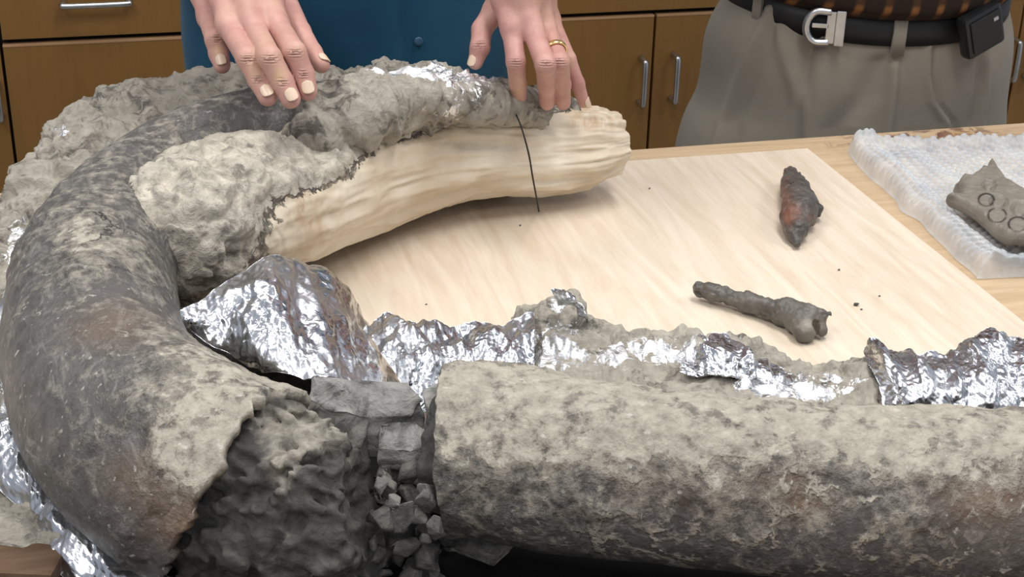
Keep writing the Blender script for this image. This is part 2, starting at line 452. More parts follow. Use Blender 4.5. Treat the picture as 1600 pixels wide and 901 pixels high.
# cabinets
CAB_TOP = T+.02
zl = UY(570, 42, YC)[2]               # seam between drawers and doors
cabn = 0
def cab_unit(xa, xb, doors, drawer_handle, label):
    xa = UY(xa, 100, YC)[0]; xb = UY(xb, 100, YC)[0]
    r = empty('base_cabinet', ((xa+xb)/2, YC+.3, 0), label, 'cabinet')
    box('body', ((xa+xb)/2, YC+.312, .50), (xb-xa, .58, .80), MT['dark'], r, 0)
    box('worktop', ((xa+xb)/2, YC+.29, .925), (xb-xa, .62, .035), MT['dark'], r, .003)
    d = box('drawer', ((xa+xb)/2, YC+.010, (zl+.007+.895)/2), (xb-xa-.008, .019, .895-zl-.007), MT['cab'], r, .0015)
    if drawer_handle is not None:
        hx = UY(drawer_handle, 0, YC)[0]; hz = UY(drawer_handle, 2, YC)[2]
        P = [(hx-.062, YC, hz+.003), (hx-.062, YC-.024, hz+.002), (hx-.056, YC-.03, hz), (hx+.056, YC-.03, hz), (hx+.062, YC-.024, hz+.002), (hx+.062, YC, hz+.003)]
        V, Fc = tube_np(catmull(P, 40), .006, 12); mesh('handle', V, Fc, MT['steel'], d)
    for (a, b, hpx) in doors:
        a = UY(a, 100, YC)[0]; b = UY(b, 100, YC)[0]
        dr = box('door', ((a+b)/2, YC+.010, (zl-.007+.10)/2), (b-a-.006, .019, zl-.007-.10), MT['cab'], r, .0012)
        box('edge_band', ((a+b)/2, YC+.0095, zl-.0055), (b-a-.006, .020, .005), MT['cabedge'], dr, .0008)
        if hpx is not None:
            hx, hy0, hy1 = hpx
            top_ = UY(hx, hy0, YC); bot = UY(hx, hy1, YC); hx = (top_[0]+bot[0])/2
            za, zb = top_[2], bot[2]; q = YC-.002
            P = [(hx, q, za), (hx, q-.026, za-.001), (hx, q-.034, za-.010), (hx, q-.034, zb+.010), (hx, q-.026, zb+.001), (hx, q, zb)]
            V, Fc = tube_np(catmull(P, 44), .0062, 12); mesh('handle', V, Fc, MT['steel'], dr)
cab_unit(-330, 5, [(-330, 5, (0, 130, 181))], None, 'wooden base cabinet cut by the left edge of the frame')
cab_unit(5, 325, [(5, 325, None)], 150, 'wooden base cabinet left of the blue shirt with a drawer handle at the top')
cab_unit(325, 735, [(325, 530, None), (530, 735, None)], None, 'wooden base cabinet mostly hidden behind the blue shirt')
cab_unit(735, 1308, [(735, 1020, (999, 90, 158)), (1020, 1308, (1049, 84, 153))], None, 'wooden base cabinet whose two steel handles stand between the two people')
cab_unit(1308, 1880, [(1308, 1586, (1577, 60, 120)), (1586, 1880, (1604, 60, 118))], None, 'wooden base cabinet at the right edge behind the phone holster')

# ------------------------------------------------------------------ tusk segments
MUD = [(80,620,60,150,-.32),(190,810,110,60,-.45),(390,710,90,120,.45),(150,470,80,60,-.1),(420,620,90,45,1.0),(300,560,60,40,.4),(330,690,120,90,.75),(420,760,70,110,.8),(150,370,60,50,.45),(130,440,40,60,.25),(250,700,60,60,.2),
       (560,620,60,40,.4),(110,590,60,70,-.25),(210,700,40,40,-.5),
       (1000,620,420,55,1.3),(850,680,160,50,.8),(1350,680,350,50,.9),(1500,700,150,60,.4),(760,660,60,80,.6),
       (780,740,70,50,-.1),(880,780,160,70,.5),(1130,720,80,60,.3),(1450,820,60,30,.3),(1130,800,40,70,.35),(1350,780,120,60,.15),(700,720,30,120,.2),(960,850,200,25,-.3),(1300,860,250,30,-.1)]
RUST = [(290,800,60,60,.9),(210,740,50,40,.5),(330,860,40,50,.6),(180,490,50,25,.35),(850,680,60,25,.8),(1260,790,50,25,.7),(1540,770,90,50,.9),(1220,750,60,25,.6),(1050,760,120,40,.3),(170,520,60,25,.5)]
def tusk_tube(name, st, nu, nv, ends, lbl, seed, cracks=None, wall=.010):
    """st: (px, py, z, r); ends: function(angle)->(u_start, u_end) offsets 0..1"""
    P = np.array([U(a, b, z) for a, b, z, r in st]); R = np.array([s[3] for s in st])
    Pd = catmull(P, 600); Rd = catmull(R[:, None], 600)[:, 0]
    L = np.concatenate([[0], np.cumsum(np.linalg.norm(np.diff(Pd, axis=0), axis=1))]); L /= L[-1]
    ang = np.linspace(0, 2*PI, nv, endpoint=False)
    u0_, u1_ = ends(ang)
    t = np.linspace(0, 1, nu)[:, None]; Ug = u0_[None]+(u1_-u0_)[None]*t
    def ev(A): return np.stack([np.interp(Ug, L, A[:, k]) for k in range(A.shape[1])], -1)
    Tg = np.gradient(Pd, axis=0); Tg /= np.linalg.norm(Tg, axis=1, keepdims=True)
    k = 25; Tg = np.stack([np.convolve(np.pad(Tg[:, c], k, 'edge'), np.ones(2*k+1)/(2*k+1), 'valid') for c in range(3)], -1)
    S = np.cross(Tg, [0, 0, 1.]); S /= np.linalg.norm(S, axis=1, keepdims=True); B = np.cross(S, Tg)
    Pg, Sg, Bg = ev(Pd), ev(S), ev(B); Rg = np.interp(Ug, L, Rd)[..., None]
    D = np.cos(ang)[None, :, None]*Sg+np.sin(ang)[None, :, None]*Bg
    G = Pg+Rg*D
    n1 = fbm(G, 9, 3, seed); n2 = fbm(G, 45, 4, seed+5); n3 = ridged(G, 26, 3, seed+9)
    mud = .18+blobs(G, MUD)+.15*smooth(.2, 1, D[..., 2]); mud = np.clip(mud, 0, 1.4)
    mm = smooth(.35, .9, mud+.5*n2+.3*n1)
    G = G+D*(n1*.0035+n2*.0012+mm*(.0018+.0045*n2+.0015*n3))[..., None]
    # wall thickness at the broken ends: two rings turned inwards
    rim1 = G[-1]-D[-1]*(wall*(.7+.5*fbm(G[-1], 60, 2, 3)))[:, None]; rim0 = G[0]-D[0]*(wall*(.7+.5*fbm(G[0], 60, 2, 4)))[:, None]
    in1 = rim1-Tg[-1]*.03; in0 = rim0+Tg[0]*.03
    G = np.concatenate([[in0], [rim0], G, [rim1], [in1]])
    att = {}
    mud = np.clip(.2+blobs(G, MUD)+.2*smooth(.3, 1, np.concatenate([D[:1], D[:1], D, D[-1:], D[-1:]])[..., 2]), 0, 1.3)
    att['mud'] = mud; att['rust'] = np.clip(blobs(G, RUST), 0, 1)
    att['crack'] = np.clip(blobs(G, cracks or []), 0, 1)
    att['vein'] = np.clip(blobs(G, [(1000,800,330,90,1.0),(1400,820,280,90,1.5),(760,800,70,50,.6),(250,650,120,80,.35),(110,620,60,120,.35)]), 0, 1)
    return G, att
def jag(a, seed, amp=.012):
    q = np.stack([np.cos(a), np.sin(a), a*0], -1); return amp*(fbm(q, 2.2, 4, seed, .7))
S1 = [(600,818,.085,.069),(520,808,.088,.0715),(418,786,.090,.073),(298,736,.092,.0745),(198,656,.094,.0715),(154,566,.096,.0675),(146,480,.100,.066),(158,405,.105,.0625),(196,335,.112,.0575),
      (248,285,.120,.053),(315,246,.130,.050),(395,215,.138,.046),(470,194,.140,.041),(545,176,.138,.034),(610,168,.132,.026)]
def ends1(a):
    # starts (broken end) sooner underneath than on top; angle pi/2 = top
    f = smooth(-1, 1, np.sin(a))
    return .135-.06*f+jag(a, 3, .016), np.full_like(a, 1.0)
def ends1b(a):
    s = np.sin(a); c = np.cos(a)
    lo = .094 + .008*smooth(.7, 0, s) + .035*smooth(0, -.85, s) + jag(a, 3, .020)
    return lo, np.full_like(a, 1.0)
G, at = tusk_tube('t', S1, 560, 240, ends1b, None, 11, [(180,370,70,40,1.2),(215,410,60,25,.8),(150,330,60,25,.6)])
t1 = empty('tusk_fragment', (*((U(160, 480, 0))[:2]), T), 'large curved dark fossil tusk piece sweeping round the left side of the table', 'fossil')
mesh('ivory_shell', G.reshape(-1, 3), grid_faces(G.shape[0], G.shape[1], True, True), MT['tusk'], t1, True, {k: v.ravel() for k, v in at.items()})
# broken core
def rough_tube(st, nu, nv, amp, seed, cap=True, squash=1.0, f1=24, f2=60):
    P = catmull(np.array([[*U(a, b, z), r] for a, b, z, r in st]), nu); R = P[:, 3]; P = P[:, :3]
    Tg = np.gradient(P, axis=0); Tg /= np.linalg.norm(Tg, axis=1, keepdims=True)
    S = np.cross(Tg, [0, 0, 1.]); S /= np.linalg.norm(S, axis=1, keepdims=True); B = np.cross(S, Tg)
    a = np.linspace(0, 2*PI, nv, endpoint=False)
    D = np.cos(a)[None, :, None]*S[:, None]+squash*np.sin(a)[None, :, None]*B[:, None]
    G = P[:, None]+R[:, None, None]*D
    d = amp*(.9*crumple(G, f1, 6, seed, .2)+.7*fbm(G, f2, 4, seed)+.6*ridged(G, f1*1.3, 3, seed+4))
    N = normals(G, True); sg = np.sign((N*D).sum(-1).mean()); G = G+N*sg*(d*np.clip(R/R.max()*2.5, 0, 1)[:, None])[..., None]
    return G
CS = [(290,730,.090,.050),(340,752,.090,.058),(390,772,.089,.0625),(435,786,.086,.0620),(472,798,.081,.0590),(505,812,.071,.0515),(530,830,.058,.041)]
CP = [(U(a_, b_, z_), r_) for a_, b_, z_, r_ in CS]
CE = U(572, 806, .078)
def coref(P):
    d = None
    for (p, rp), (q, rq) in zip(CP[:-1], CP[1:]):
        e = rcone(P, p, q, rp, rq); d = e if d is None else np.minimum(d, e)
    near = np.abs(d) < .022; out = d.copy(); Q = P[near]
    # blocky breakage: random facets at two sizes, pits and grains
    nz = .0095*crumple(Q, 21, 5, 5, .15)+.0050*crumple(Q, 58, 4, 6, .15)+.0050*fbm(Q, 40, 4, 5)-.001
    nz = nz-.006*np.clip(1-np.abs(fbm(Q, 26, 3, 8))*8, 0, 1)
    out[near] = d[near]-nz
    tv = CE-CP[-2][0]; tv = tv/np.linalg.norm(tv); pd = (P-CE)@tv; nr = np.abs(pd) < .03; pn = pd.copy()
    pn[nr] = pd[nr]+.022*fbm(P[nr], 18, 4, 12)+.006*crumple(P[nr], 40, 5, 13, .2)
    out = np.maximum(out, pn)
    out = np.maximum(out, T+.0045-P[..., 2])
    return out
pts = np.array([p for p, r_ in CP])
V, Fq = sdf_mesh(coref, [pts[:, 0].min()-.06, pts[:, 1].min()-.08, T], [pts[:, 0].max()+.055, pts[:, 1].max()+.075, T+.17], .0017)
mesh('broken_core', V, Fq, MT['core'], t1, True, {'mud': np.clip(blobs(V, [(480,680,75,45,1.),(440,730,30,50,.5),(455,870,50,45,.3),(570,790,30,50,.2)]), 0, 1)})['label'] = 'rough dark crumbling inner core at the break'

S2 = [(640,700,.090,.0565),(740,706,.090,.0570),(900,733,.088,.0575),(1100,755,.087,.0570),(1300,772,.086,.0570),(1500,779,.085,.0580),(1700,785,.085,.0590),(1900,786,.087,.060)]
def ends2(a):
    s = np.sin(a); lo = .040 + .018*smooth(.6, -.9, s) - .012*smooth(-.3, -1, s) + jag(a, 8, .012)
    return lo, np.full_like(a, 1.0)
G, at = tusk_tube('t', S2, 520, 230, ends2, None, 31, [(1060,720,60,25,.6),(1300,740,60,20,.4)])
t2 = empty('tusk_fragment', (*((U(1200, 740, 0))[:2]), T), 'straight mud-caked fossil tusk piece crossing the foreground to the right edge', 'fossil')
mesh('ivory_shell', G.reshape(-1, 3), grid_faces(G.shape[0], G.shape[1], True, True), MT['tusk'], t2, True, {k: v.ravel() for k, v in at.items()})
G = rough_tube([(676,704,.090,.004),(682,704,.090,.031),(692,705,.090,.042),(740,708,.090,.0445),(800,718,.089,.044)], 60, 160, .005, 15)
mesh('broken_core', G.reshape(-1, 3), grid_faces(60, 160, True, True), MT['core'], t2)
# spalled lip below the break of the right piece
def slab(pts, zt, th, seed, name, m, parent=None, amp=.0015, nsub=4, bow=0.0):
    """broken plate: top outline at heights, dropped by th, edges chamfered and roughened"""
    Pt = np.array([U(a, b, z if not isinstance(z, tuple) else z) for (a, b, z) in [(p[0], p[1], p[2] if len(p) > 2 else zt) for p in pts]])
    n = len(Pt); c = Pt.mean(0)
    bm = bmesh.new()
    rs = np.random.RandomState(seed)
    rings = []
    for (sc, dz) in ((.97, 0), (1.0, -.0015), (1.0+.015, -th*.5), (.98, -th+.002), (.94, -th)):
        rings.append([bm.verts.new(tuple(c+(p-c)*np.array([sc, sc, 1])+np.array([0, 0, dz])+rs.normal(size=3)*amp*.6)) for p in Pt])
    for a, b in zip(rings[:-1], rings[1:]):
        for i in range(n):
            bm.faces.new((a[i], a[(i+1) % n], b[(i+1) % n], b[i]))
    bm.faces.new(rings[0][::-1]); bm.faces.new(rings[-1])
    bmesh.ops.recalc_face_normals(bm, faces=bm.faces)
    bmesh.ops.triangulate(bm, faces=[f for f in bm.faces if len(f.verts) > 4])
    bmesh.ops.subdivide_edges(bm, edges=bm.edges, cuts=nsub, use_grid_fill=True)
    bm.normal_update()
    V = np.array([v.co for v in bm.verts]); N = np.array([v.normal for v in bm.verts])
    d = amp*(crumple(V, 45, 5, seed)+.7*fbm(V, 120, 3, seed))
    for v, nn, dd in zip(bm.verts, N, d): v.co += Vector(nn*dd)
    o = bm_obj(name, bm, m, parent, True); return o
slab([(690,806,.045),(730,818,.047),(800,838,.047),(775,862,.036),(730,850,.036),(690,838,.036)], .04, .010, 4, 'spalled_lip', MT['chip'], t2, .002)
# surface lumps of clay on the right piece
# ------------------------------------------------------------------ blocks and chips in the break
b1 = slab([(490,588,.135),(560,592,.140),(640,600,.137),(660,626,.128),(640,650,.120),(575,652,.120),(520,640,.121),(482,618,.126)], .13, .030, 21, 'ivory_block', MT['block'], None, .0016)
tag(b1, 'broad light-topped block of broken ivory just below the foil', 'fossil fragment'); origin_to_base(b1)
b2 = slab([(520,640,.118),(560,645,.120),(577,655,.118),(565,688,.108),(545,695,.106),(522,668,.112)], .11, .028, 22, 'ivory_block', MT['chip'], None, .0012)
tag(b2, 'small dark wedge of ivory touching the curved tusk end', 'fossil fragment'); origin_to_base(b2)
b3 = slab([(597,660,.116),(645,657,.117),(662,668,.114),(671,694,.105),(640,704,.102),(590,700,.103)], .11, .016, 23, 'ivory_block', MT['block'], None, .0012)
tag(b3, 'squarish grey ivory block overhanging the black gap in the break', 'fossil fragment'); origin_to_base(b3)
b4 = slab([(612,728,.075),(690,765,.070),(688,775,.068),(605,738,.073)], .07, .008, 24, 'ivory_splinter', MT['chip'], None, .0008)
tag(b4, 'long thin ivory splinter slanting across the gap between the tusk pieces', 'fossil fragment'); origin_to_base(b4)
b5 = slab([(663,606,.120),(690,596,.124),(700,620,.118),(690,640,.112),(668,636,.112)], .11, .03, 25, 'ivory_block', MT['block'], None, .002)
tag(b5, 'small clay-coated lump perched on the broken end of the right tusk piece', 'fossil fragment'); origin_to_base(b5)
rs = np.random.RandomState(7)
def chip_mesh(r, seed, flatn=1.0):
    q = np.random.RandomState(seed); bm = bmesh.new()
    for k in range(16):
        d = q.normal(size=3); d /= np.linalg.norm(d); d *= np.array([1.0, .75, .6*flatn])
        bm.verts.new(tuple(d*r*(.8+.3*q.rand())))
    h = bmesh.ops.convex_hull(bm, input=bm.verts)
    bmesh.ops.delete(bm, geom=[v for v in bm.verts if not v.link_faces], context='VERTS')
    bmesh.ops.bevel(bm, geom=list(bm.edges), offset=r*.05, segments=1, affect='EDGES')
    me = bpy.data.meshes.new('ivory_chip'); bm.to_mesh(me); bm.free(); me.materials.append(MT['chip'])
    me.update(); return me
chips = [chip_mesh(.013, 100+k) for k in range(8)]
placed = []
k = 0
for layer in range(9):
    for i in range(44):
        px = rs.uniform(578, 688); py = rs.uniform(735, 925)
        if px < 600 + (py-740)*-.25: continue
        if px > 690 and py < 850: continue
        z = .006+.0135*layer+ .0
        if z > .095*smooth(940, 745, py)+.016: continue
        P = U(px, py, z); s = rs.uniform(.55, 1.25)
        if any(np.linalg.norm(P-q) < .0155*(s+t)*.5 for q, t in placed): continue
        placed.append((P, s))
        o = bpy.data.objects.new('ivory_chip', chips[k % 8]); C.objects.link(o); k += 1
        o.location = P; o.rotation_euler = rs.uniform(0, 6.28, 3); o.scale = (s, s, s)
        tag(o, 'angular grey chip of crumbled ivory in the heap between the tusk pieces', 'fossil fragment', 'crumbled ivory chips in the break')

# ------------------------------------------------------------------ clay bed around the outside of the curve
FOILB = [(120,320,30,30,.25),(420,150,30,12,.5),(60,350,30,30,.35),(370,130,60,14,.2),(20,390,40,60,.5),(95,205,22,14,.7),(235,215,40,22,.45),(330,150,80,30,.15),(30,500,30,120,.45),(10,640,30,100,.6),(650,125,80,16,1.0),(680,108,22,16,.9),(720,140,60,14,.8),(290,215,60,20,.35),(160,265,60,25,.2)]
def bed(rows, nu, nv, lo, seed, name, mat, foilb, lump=.012, foot=.05, parent=None, rim=1.0, sharp=.5):
    """rows: (rim px, py, z, inner px, py, z); closed mound: outer foot, rim, crown, inner slope, inner foot"""
    net = []
    for (a, b, z, c, d, zi) in rows:
        R_ = U(a, b, z); I_ = U(c, d, zi); o = R_-I_; o[2] = 0; o /= np.linalg.norm(o)
        w_ = np.linalg.norm((R_-I_)[:2])
        f0 = R_+o*foot; f0[2] = T+lo
        f1 = R_+o*foot*.85; f1[2] = T+lo+z*.4
        f2 = R_+o*foot*.35; f2[2] = T+z*.85
        m1 = R_*.65+I_*.35; m1[2] += z*.06
        i2 = I_-o*.012; i2[2] = T+zi*.55
        i3 = I_-o*.014; i3[2] = T+lo
        net.append([f0, f1, f2, R_, m1, I_, i2, i3])
    net = np.array(net)
    G = catmull(catmull(net, nu, 0), nv, 1)
    N = normals(G)
    e = np.linspace(0, 1, nu); ew = np.minimum(smooth(0, .04, e), smooth(1, .96, e))[:, None]
    v = np.linspace(0, 1, nv)[None]; vw = np.minimum(smooth(0, .10, v), smooth(1, .9, v))
    d = (fbm(G, 16, 3, seed)*lump*1.0+ridged(G, 26, 4, seed+2)*lump*.7+fbm(G, 60, 4, seed+3)*lump*.75)
    cr_ = 1-np.abs(fbm(G, 24, 3, seed+8))*9; d = d-np.clip(cr_, 0, 1)*lump*.55*smooth(-.2, .4, fbm(G, 10, 2, seed+6))
    fo = blobs(G, foilb)
    d = d+crumple(G, 28, 6, seed)*.006*np.clip(fo, 0, 1)
    flip = -1 if N[nu//2, nv//3, 2] < 0 else 1
    G = G+N*flip*(d*vw*(.3+.7*ew))[..., None]
    G[..., 2] = T+lo+(G[..., 2]-T-lo)*1.0
    G[..., 2] = np.maximum(G[..., 2], T+lo)
    # close the ends
    base = G.copy()
    G0 = G[0].copy(); G0[:, 2] = T+lo; G1 = G[-1].copy(); G1[:, 2] = T+lo
    G = np.concatenate([[G0], G, [G1]])
    o = mesh(name, G.reshape(-1, 3), grid_faces(G.shape[0], nv, False, flip < 0), mat, parent, True, {'foil': blobs(G, foilb).ravel()})
    return o
rows = [(-70,850,.045,85,872,.045),(-72,800,.05,85,835,.045),(-75,740,.05,70,790,.05),(-80,640,.055,25,690,.05),(-75,520,.06,15,560,.055),(-35,410,.075,50,440,.06),(28,310,.092,105,350,.08),(62,236,.112,175,285,.095),
        (108,172,.125,240,232,.105),(200,134,.14,310,192,.12),(330,119,.148,400,165,.135),(450,116,.155,480,150,.145),(530,112,.148,540,142,.14),(590,98,.134,600,128,.13),(650,106,.128,660,134,.122),(720,121,.120,730,150,.112),(800,150,.105,800,172,.098)]
bed1 = bed(rows, 620, 170, .001, 41, 'clay_bed', MT['mud'], FOILB, .0125)
tag(bed1, 'lumpy grey clay bed banked round the outside of the curved tusk', 'clay bed'); origin_to_base(bed1)

# clay on top, between the tusk and the plaster (rear middle)
def patch(ctrl, nu, nv, dispf, name, mat, parent=None, attrs=None, thick=.0, flipz=True):
    N0 = np.array([[U(*p) for p in r] for r in ctrl])
    G = catmull(catmull(N0, nu, 0), nv, 1); N = normals(G)
    if N[nu//2, nv//2, 2] < 0: N = -N; fl = True
    else: fl = False
    G = G+N*dispf(G)[..., None]
    V = G.reshape(-1, 3); Fc = grid_faces(nu, nv, False, fl)
    at = {k: f(G).ravel() for k, f in (attrs or {}).items()}
    if thick > 0:
        V2 = (G-N*thick).reshape(-1, 3); n = len(V); F2 = Fc[:, ::-1]+n
        loop = [i*nv for i in range(nu)]+[(nu-1)*nv+j for j in range(1, nv)]+[i*nv+nv-1 for i in range(nu-2, -1, -1)]+[j for j in range(nv-2, 0, -1)]
        side = [[a, b, b+n, a+n] for a, b in zip(loop, loop[1:]+loop[:1])]
        if not fl: side = [s[::-1] for s in side]
        V = np.concatenate([V, V2]); Fc = Fc.tolist()+F2.tolist()+side
        at = {k: np.concatenate([v, v]) for k, v in at.items()}
    return mesh(name, V, Fc, mat, parent, True, at)

# ------------------------------------------------------------------ plaster jacket (cream arc)
PMUD = [(590,205,70,18,1.0),(520,228,60,24,.9),(460,262,40,26,.9),(350,340,60,50,.4),(680,180,90,16,.9),(300,300,110,90,1.3),(315,405,75,75,1.2),(420,250,90,45,1.2),(480,225,70,28,1.1),(560,185,90,20,1.1),(660,160,90,16,1.1),(760,165,70,13,1.0),(850,170,60,10,.7),(500,330,20,70,.15),(520,270,60,20,.35)]
PR = [(300,330,60,40,.15),(330,410,40,30,.2),(810,190,12,40,.5),(640,215,60,14,.4),(930,190,40,14,.8),(880,170,60,10,.6),(560,220,60,12,.4),(470,300,14,50,.7),(500,350,40,30,.35)]
SP = [(246,396,.120,.010),(252,390,.120,.036),(282,370,.118,.055),(340,340,.112,.062),(400,316,.104,.063),(465,297,.096,.061),(540,270,.088,.059),(620,248,.083,.057),(700,236,.080,.054),(780,231,.078,.051),(850,230,.074,.0465),(905,227,.072,.042),(940,224,.071,.036),(956,222,.070,.031),(962,221,.070,.024),(963,221,.070,.003)]
nu, nv = 420, 220
P = catmull(np.array([[*U(a, b, z), r] for a, b, z, r in SP]), nu); R = P[:, 3]; P = P[:, :3]
Tg = np.gradient(P, axis=0); Tg /= np.linalg.norm(Tg, axis=1, keepdims=True)
S = np.cross(Tg, [0, 0, 1.]); S /= np.linalg.norm(S, axis=1, keepdims=True); B = np.cross(S, Tg)
a = np.linspace(0, 2*PI, nv, endpoint=False)
D = np.cos(a)[None, :, None]*S[:, None]+np.sin(a)[None, :, None]*B[:, None]
# superellipse: a blocky cast with a flatter top and a lip along it
se = (np.abs(np.cos(a))**2.6+np.abs(np.sin(a))**2.6)**(-1/2.6)
G = P[:, None]+(R[:, None]*se[None])[..., None]*D
md = np.clip(blobs(G, PMUD), 0, 1)
s_ = np.linspace(0, 1, nu)[:, None]; ca = a[None]
flow = fbm(np.stack([s_*4+0*ca, np.cos(ca)*1.6+0*s_, np.sin(ca)*1.6+0*s_], -1), 1.6, 4, 77)
ledge = np.abs(((ca+.25*fbm(np.stack([s_*6+0*ca, 0*s_+0*ca, 0*s_+0*ca], -1), 1, 3, 5))*2.6/PI) % 1-.5)
rip = ridged(np.stack([s_*5+.5*fbm(G, 9, 2, 4), np.cos(ca)*3+0*s_, np.sin(ca)*3+0*s_], -1), 1.3, 3, 21)
d = rip*.0045*(1-md)+flow*.008*(1-md)+(ledge-.25)*.006*(1-md)+fbm(G, 20, 3, 8)*.004+md*(fbm(G, 42, 4, 9)*.0115+ridged(G, 30, 4, 2)*.006-.004*np.clip(1-np.abs(fbm(G, 28, 3, 31))*9, 0, 1))+fbm(G, 12, 2, 9)*.003
G = G+D*(d*np.clip(R/.04, 0, 1)[:, None])[..., None]
pj = mesh('plaster_jacket', G.reshape(-1, 3), grid_faces(nu, nv, True, True), MT['plaster'], None, True, {'mud': blobs(G, PMUD).ravel(), 'rust': np.clip(blobs(G, PR), 0, 1).ravel()})
tag(pj, 'cream plaster jacket arching over the plywood, muddy grey at its left end', 'plaster cast'); origin_to_base(pj)

# clay bank filling between plaster, tusk and rear bed
clay = patch([[(462,200,.13),(490,166,.158),(540,150,.168),(600,138,.170),(660,138,.170),(730,148,.150),(800,160,.130),(900,180,.095)],
              [(455,222,.125),(488,190,.158),(545,168,.172),(610,155,.172),(680,152,.165),(750,158,.148),(820,167,.130),(905,185,.095)],
              [(450,240,.115),(480,216,.150),(540,195,.160),(610,176,.158),(690,165,.152),(770,166,.142),(850,172,.122),(905,190,.09)],
              [(450,252,.10),(475,236,.128),(540,214,.135),(610,194,.135),(690,178,.13),(770,173,.125),(850,178,.108),(905,196,.085)]], 140, 260,
             lambda G: -.004*np.clip(1-np.abs(fbm(G, 26, 3, 61))*9, 0, 1)+fbm(G, 32, 4, 3)*.011+ridged(G, 34, 3, 8)*.006, 'clay_crust', MT['mud'], None, {'foil': lambda G: blobs(G, [(650,140,90,12,1.2),(740,150,50,9,1.)])}, .02)
tag(clay, 'thin crust of grey clay lying along the top of the plaster jacket', 'clay crust'); origin_to_base(clay)

# thin dark wire over the plaster
wp = [U(806,178,.135), U(815,200,.137), U(826,240,.118), U(832,275,.095), U(837,302,.06), U(842,330,.010)]
V, Fc = tube_np(catmull(wp, 60), .0009, 6); wi = mesh('dark_wire', V, Fc, MT['dark']); tag(wi, 'thin dark wire hanging down over the cream plaster to the plywood', 'wire'); origin_to_base(wi)

# ------------------------------------------------------------------ foil sheets
def fd(seed, a=.012, f=14): return lambda G: crumple(G*np.array([1.3, .6, 1.]), f*.8, 5, seed, .5)*a+crumple(G*np.array([1., .5, 1.2]), f*2.2, 5, seed+1, .4)*a*.30+crumple(G*np.array([1.2, .6, 1.]), f*4.6, 5, seed+2, .3)*a*.13
def foil(ctrl, nu, nv, seed, label, a=.012, f=14, name='foil_sheet', mat=None):
    o = patch(ctrl, nu, nv, fd(seed, a, f), name, mat or MT['foil'], None, {'foil': lambda G: blobs(G, [])}, .0012)
    tag(o, label, 'foil'); origin_to_base(o); return o
foil([[(268,492,.112),(330,450,.120),(400,410,.120),(450,406,.112),(505,420,.095),(545,455,.068),(575,505,.030)],
      [(275,505,.108),(350,470,.118),(410,440,.124),(460,432,.116),(515,450,.098),(560,495,.070),(600,555,.030)],
      [(300,520,.098),(370,505,.108),(425,490,.112),(475,485,.106),(530,500,.090),(575,540,.066),(625,590,.030)],
      [(340,545,.090),(400,540,.100),(440,535,.103),(490,535,.100),(540,545,.085),(585,570,.064),(640,605,.035)],
      [(400,572,.083),(435,580,.088),(470,588,.090),(505,592,.088),(550,598,.078),(590,608,.06),(645,620,.035)]], 220, 240, 61,
     'large crumpled foil sheet tented beside the muddy end of the plaster jacket', .0085, 13)
foil([[(572,512,.055),(607,484,.072),(640,500,.070),(700,506,.068),(760,502,.065),(835,490,.066)],
      [(590,540,.060),(615,520,.072),(650,525,.070),(705,530,.068),(765,525,.065),(835,520,.064)],
      [(615,580,.058),(640,570,.065),(665,560,.065),(715,560,.062),(770,555,.060),(835,555,.060)],
      [(635,612,.050),(660,615,.050),(680,600,.050),(725,590,.050),(775,590,.050),(835,600,.050)],
      [(652,645,.04),(672,640,.04),(690,632,.04),(730,615,.04),(780,612,.04),(835,620,.04)]], 160, 240, 62,
     'foil sheet folded upright between the tented foil and the clay ridge', .009, 17)
foil([[(1352,545,.055),(1368,528,.068),(1410,545,.062),(1465,548,.062),(1500,540,.066),(1545,515,.075),(1600,520,.072),(1680,515,.07)],
      [(1360,570,.058),(1385,565,.070),(1430,570,.068),(1480,575,.068),(1520,560,.070),(1560,545,.075),(1610,550,.072),(1690,545,.07)],
      [(1370,600,.056),(1395,600,.066),(1440,605,.066),(1490,610,.066),(1530,600,.066),(1570,590,.068),(1620,590,.068),(1700,590,.07)],
      [(1380,650,.045),(1405,655,.045),(1450,660,.045),(1500,665,.045),(1540,660,.045),(1580,655,.045),(1630,655,.045),(1710,650,.045)]], 180, 280, 63,
     'bright crumpled foil wall behind the straight tusk at the right edge', .010, 19)
foil([[(1075,545,.052),(1115,520,.062),(1160,535,.058),(1200,560,.05),(1240,580,.040)],
      [(1070,565,.056),(1120,550,.066),(1165,560,.062),(1205,580,.054),(1245,590,.045)],
      [(1065,590,.050),(1115,590,.055),(1165,595,.052),(1205,600,.050),(1250,605,.040)]], 110, 150, 64,
     'small torn foil flap over the middle of the clay ridge', .010, 24)
foil([[(-70,560,.075),(-10,490,.085),(25,420,.092),(62,375,.09)],
      [(-55,600,.07),(0,520,.085),(38,440,.088),(72,395,.085)],
      [(-30,620,.05),(15,545,.06),(48,460,.065),(80,410,.065)]], 150, 110, 65,
     'foil strip crumpled along the far left flank of the curved tusk', .009, 20)
foil([[(-60,640,.065),(20,655,.07),(32,690,.07),(70,755,.062),(130,815,.058),(215,875,.055),(330,930,.05)],
      [(-60,690,.06),(5,700,.065),(25,740,.062),(60,790,.058),(115,850,.052),(190,905,.05),(300,960,.045)],
      [(-60,760,.045),(-10,760,.05),(20,790,.048),(50,825,.045),(85,885,.04),(150,940,.035),(260,985,.03)]], 160, 220, 66,
     'foil skirt trailing under the curved tusk at the lower left corner', .009, 16)

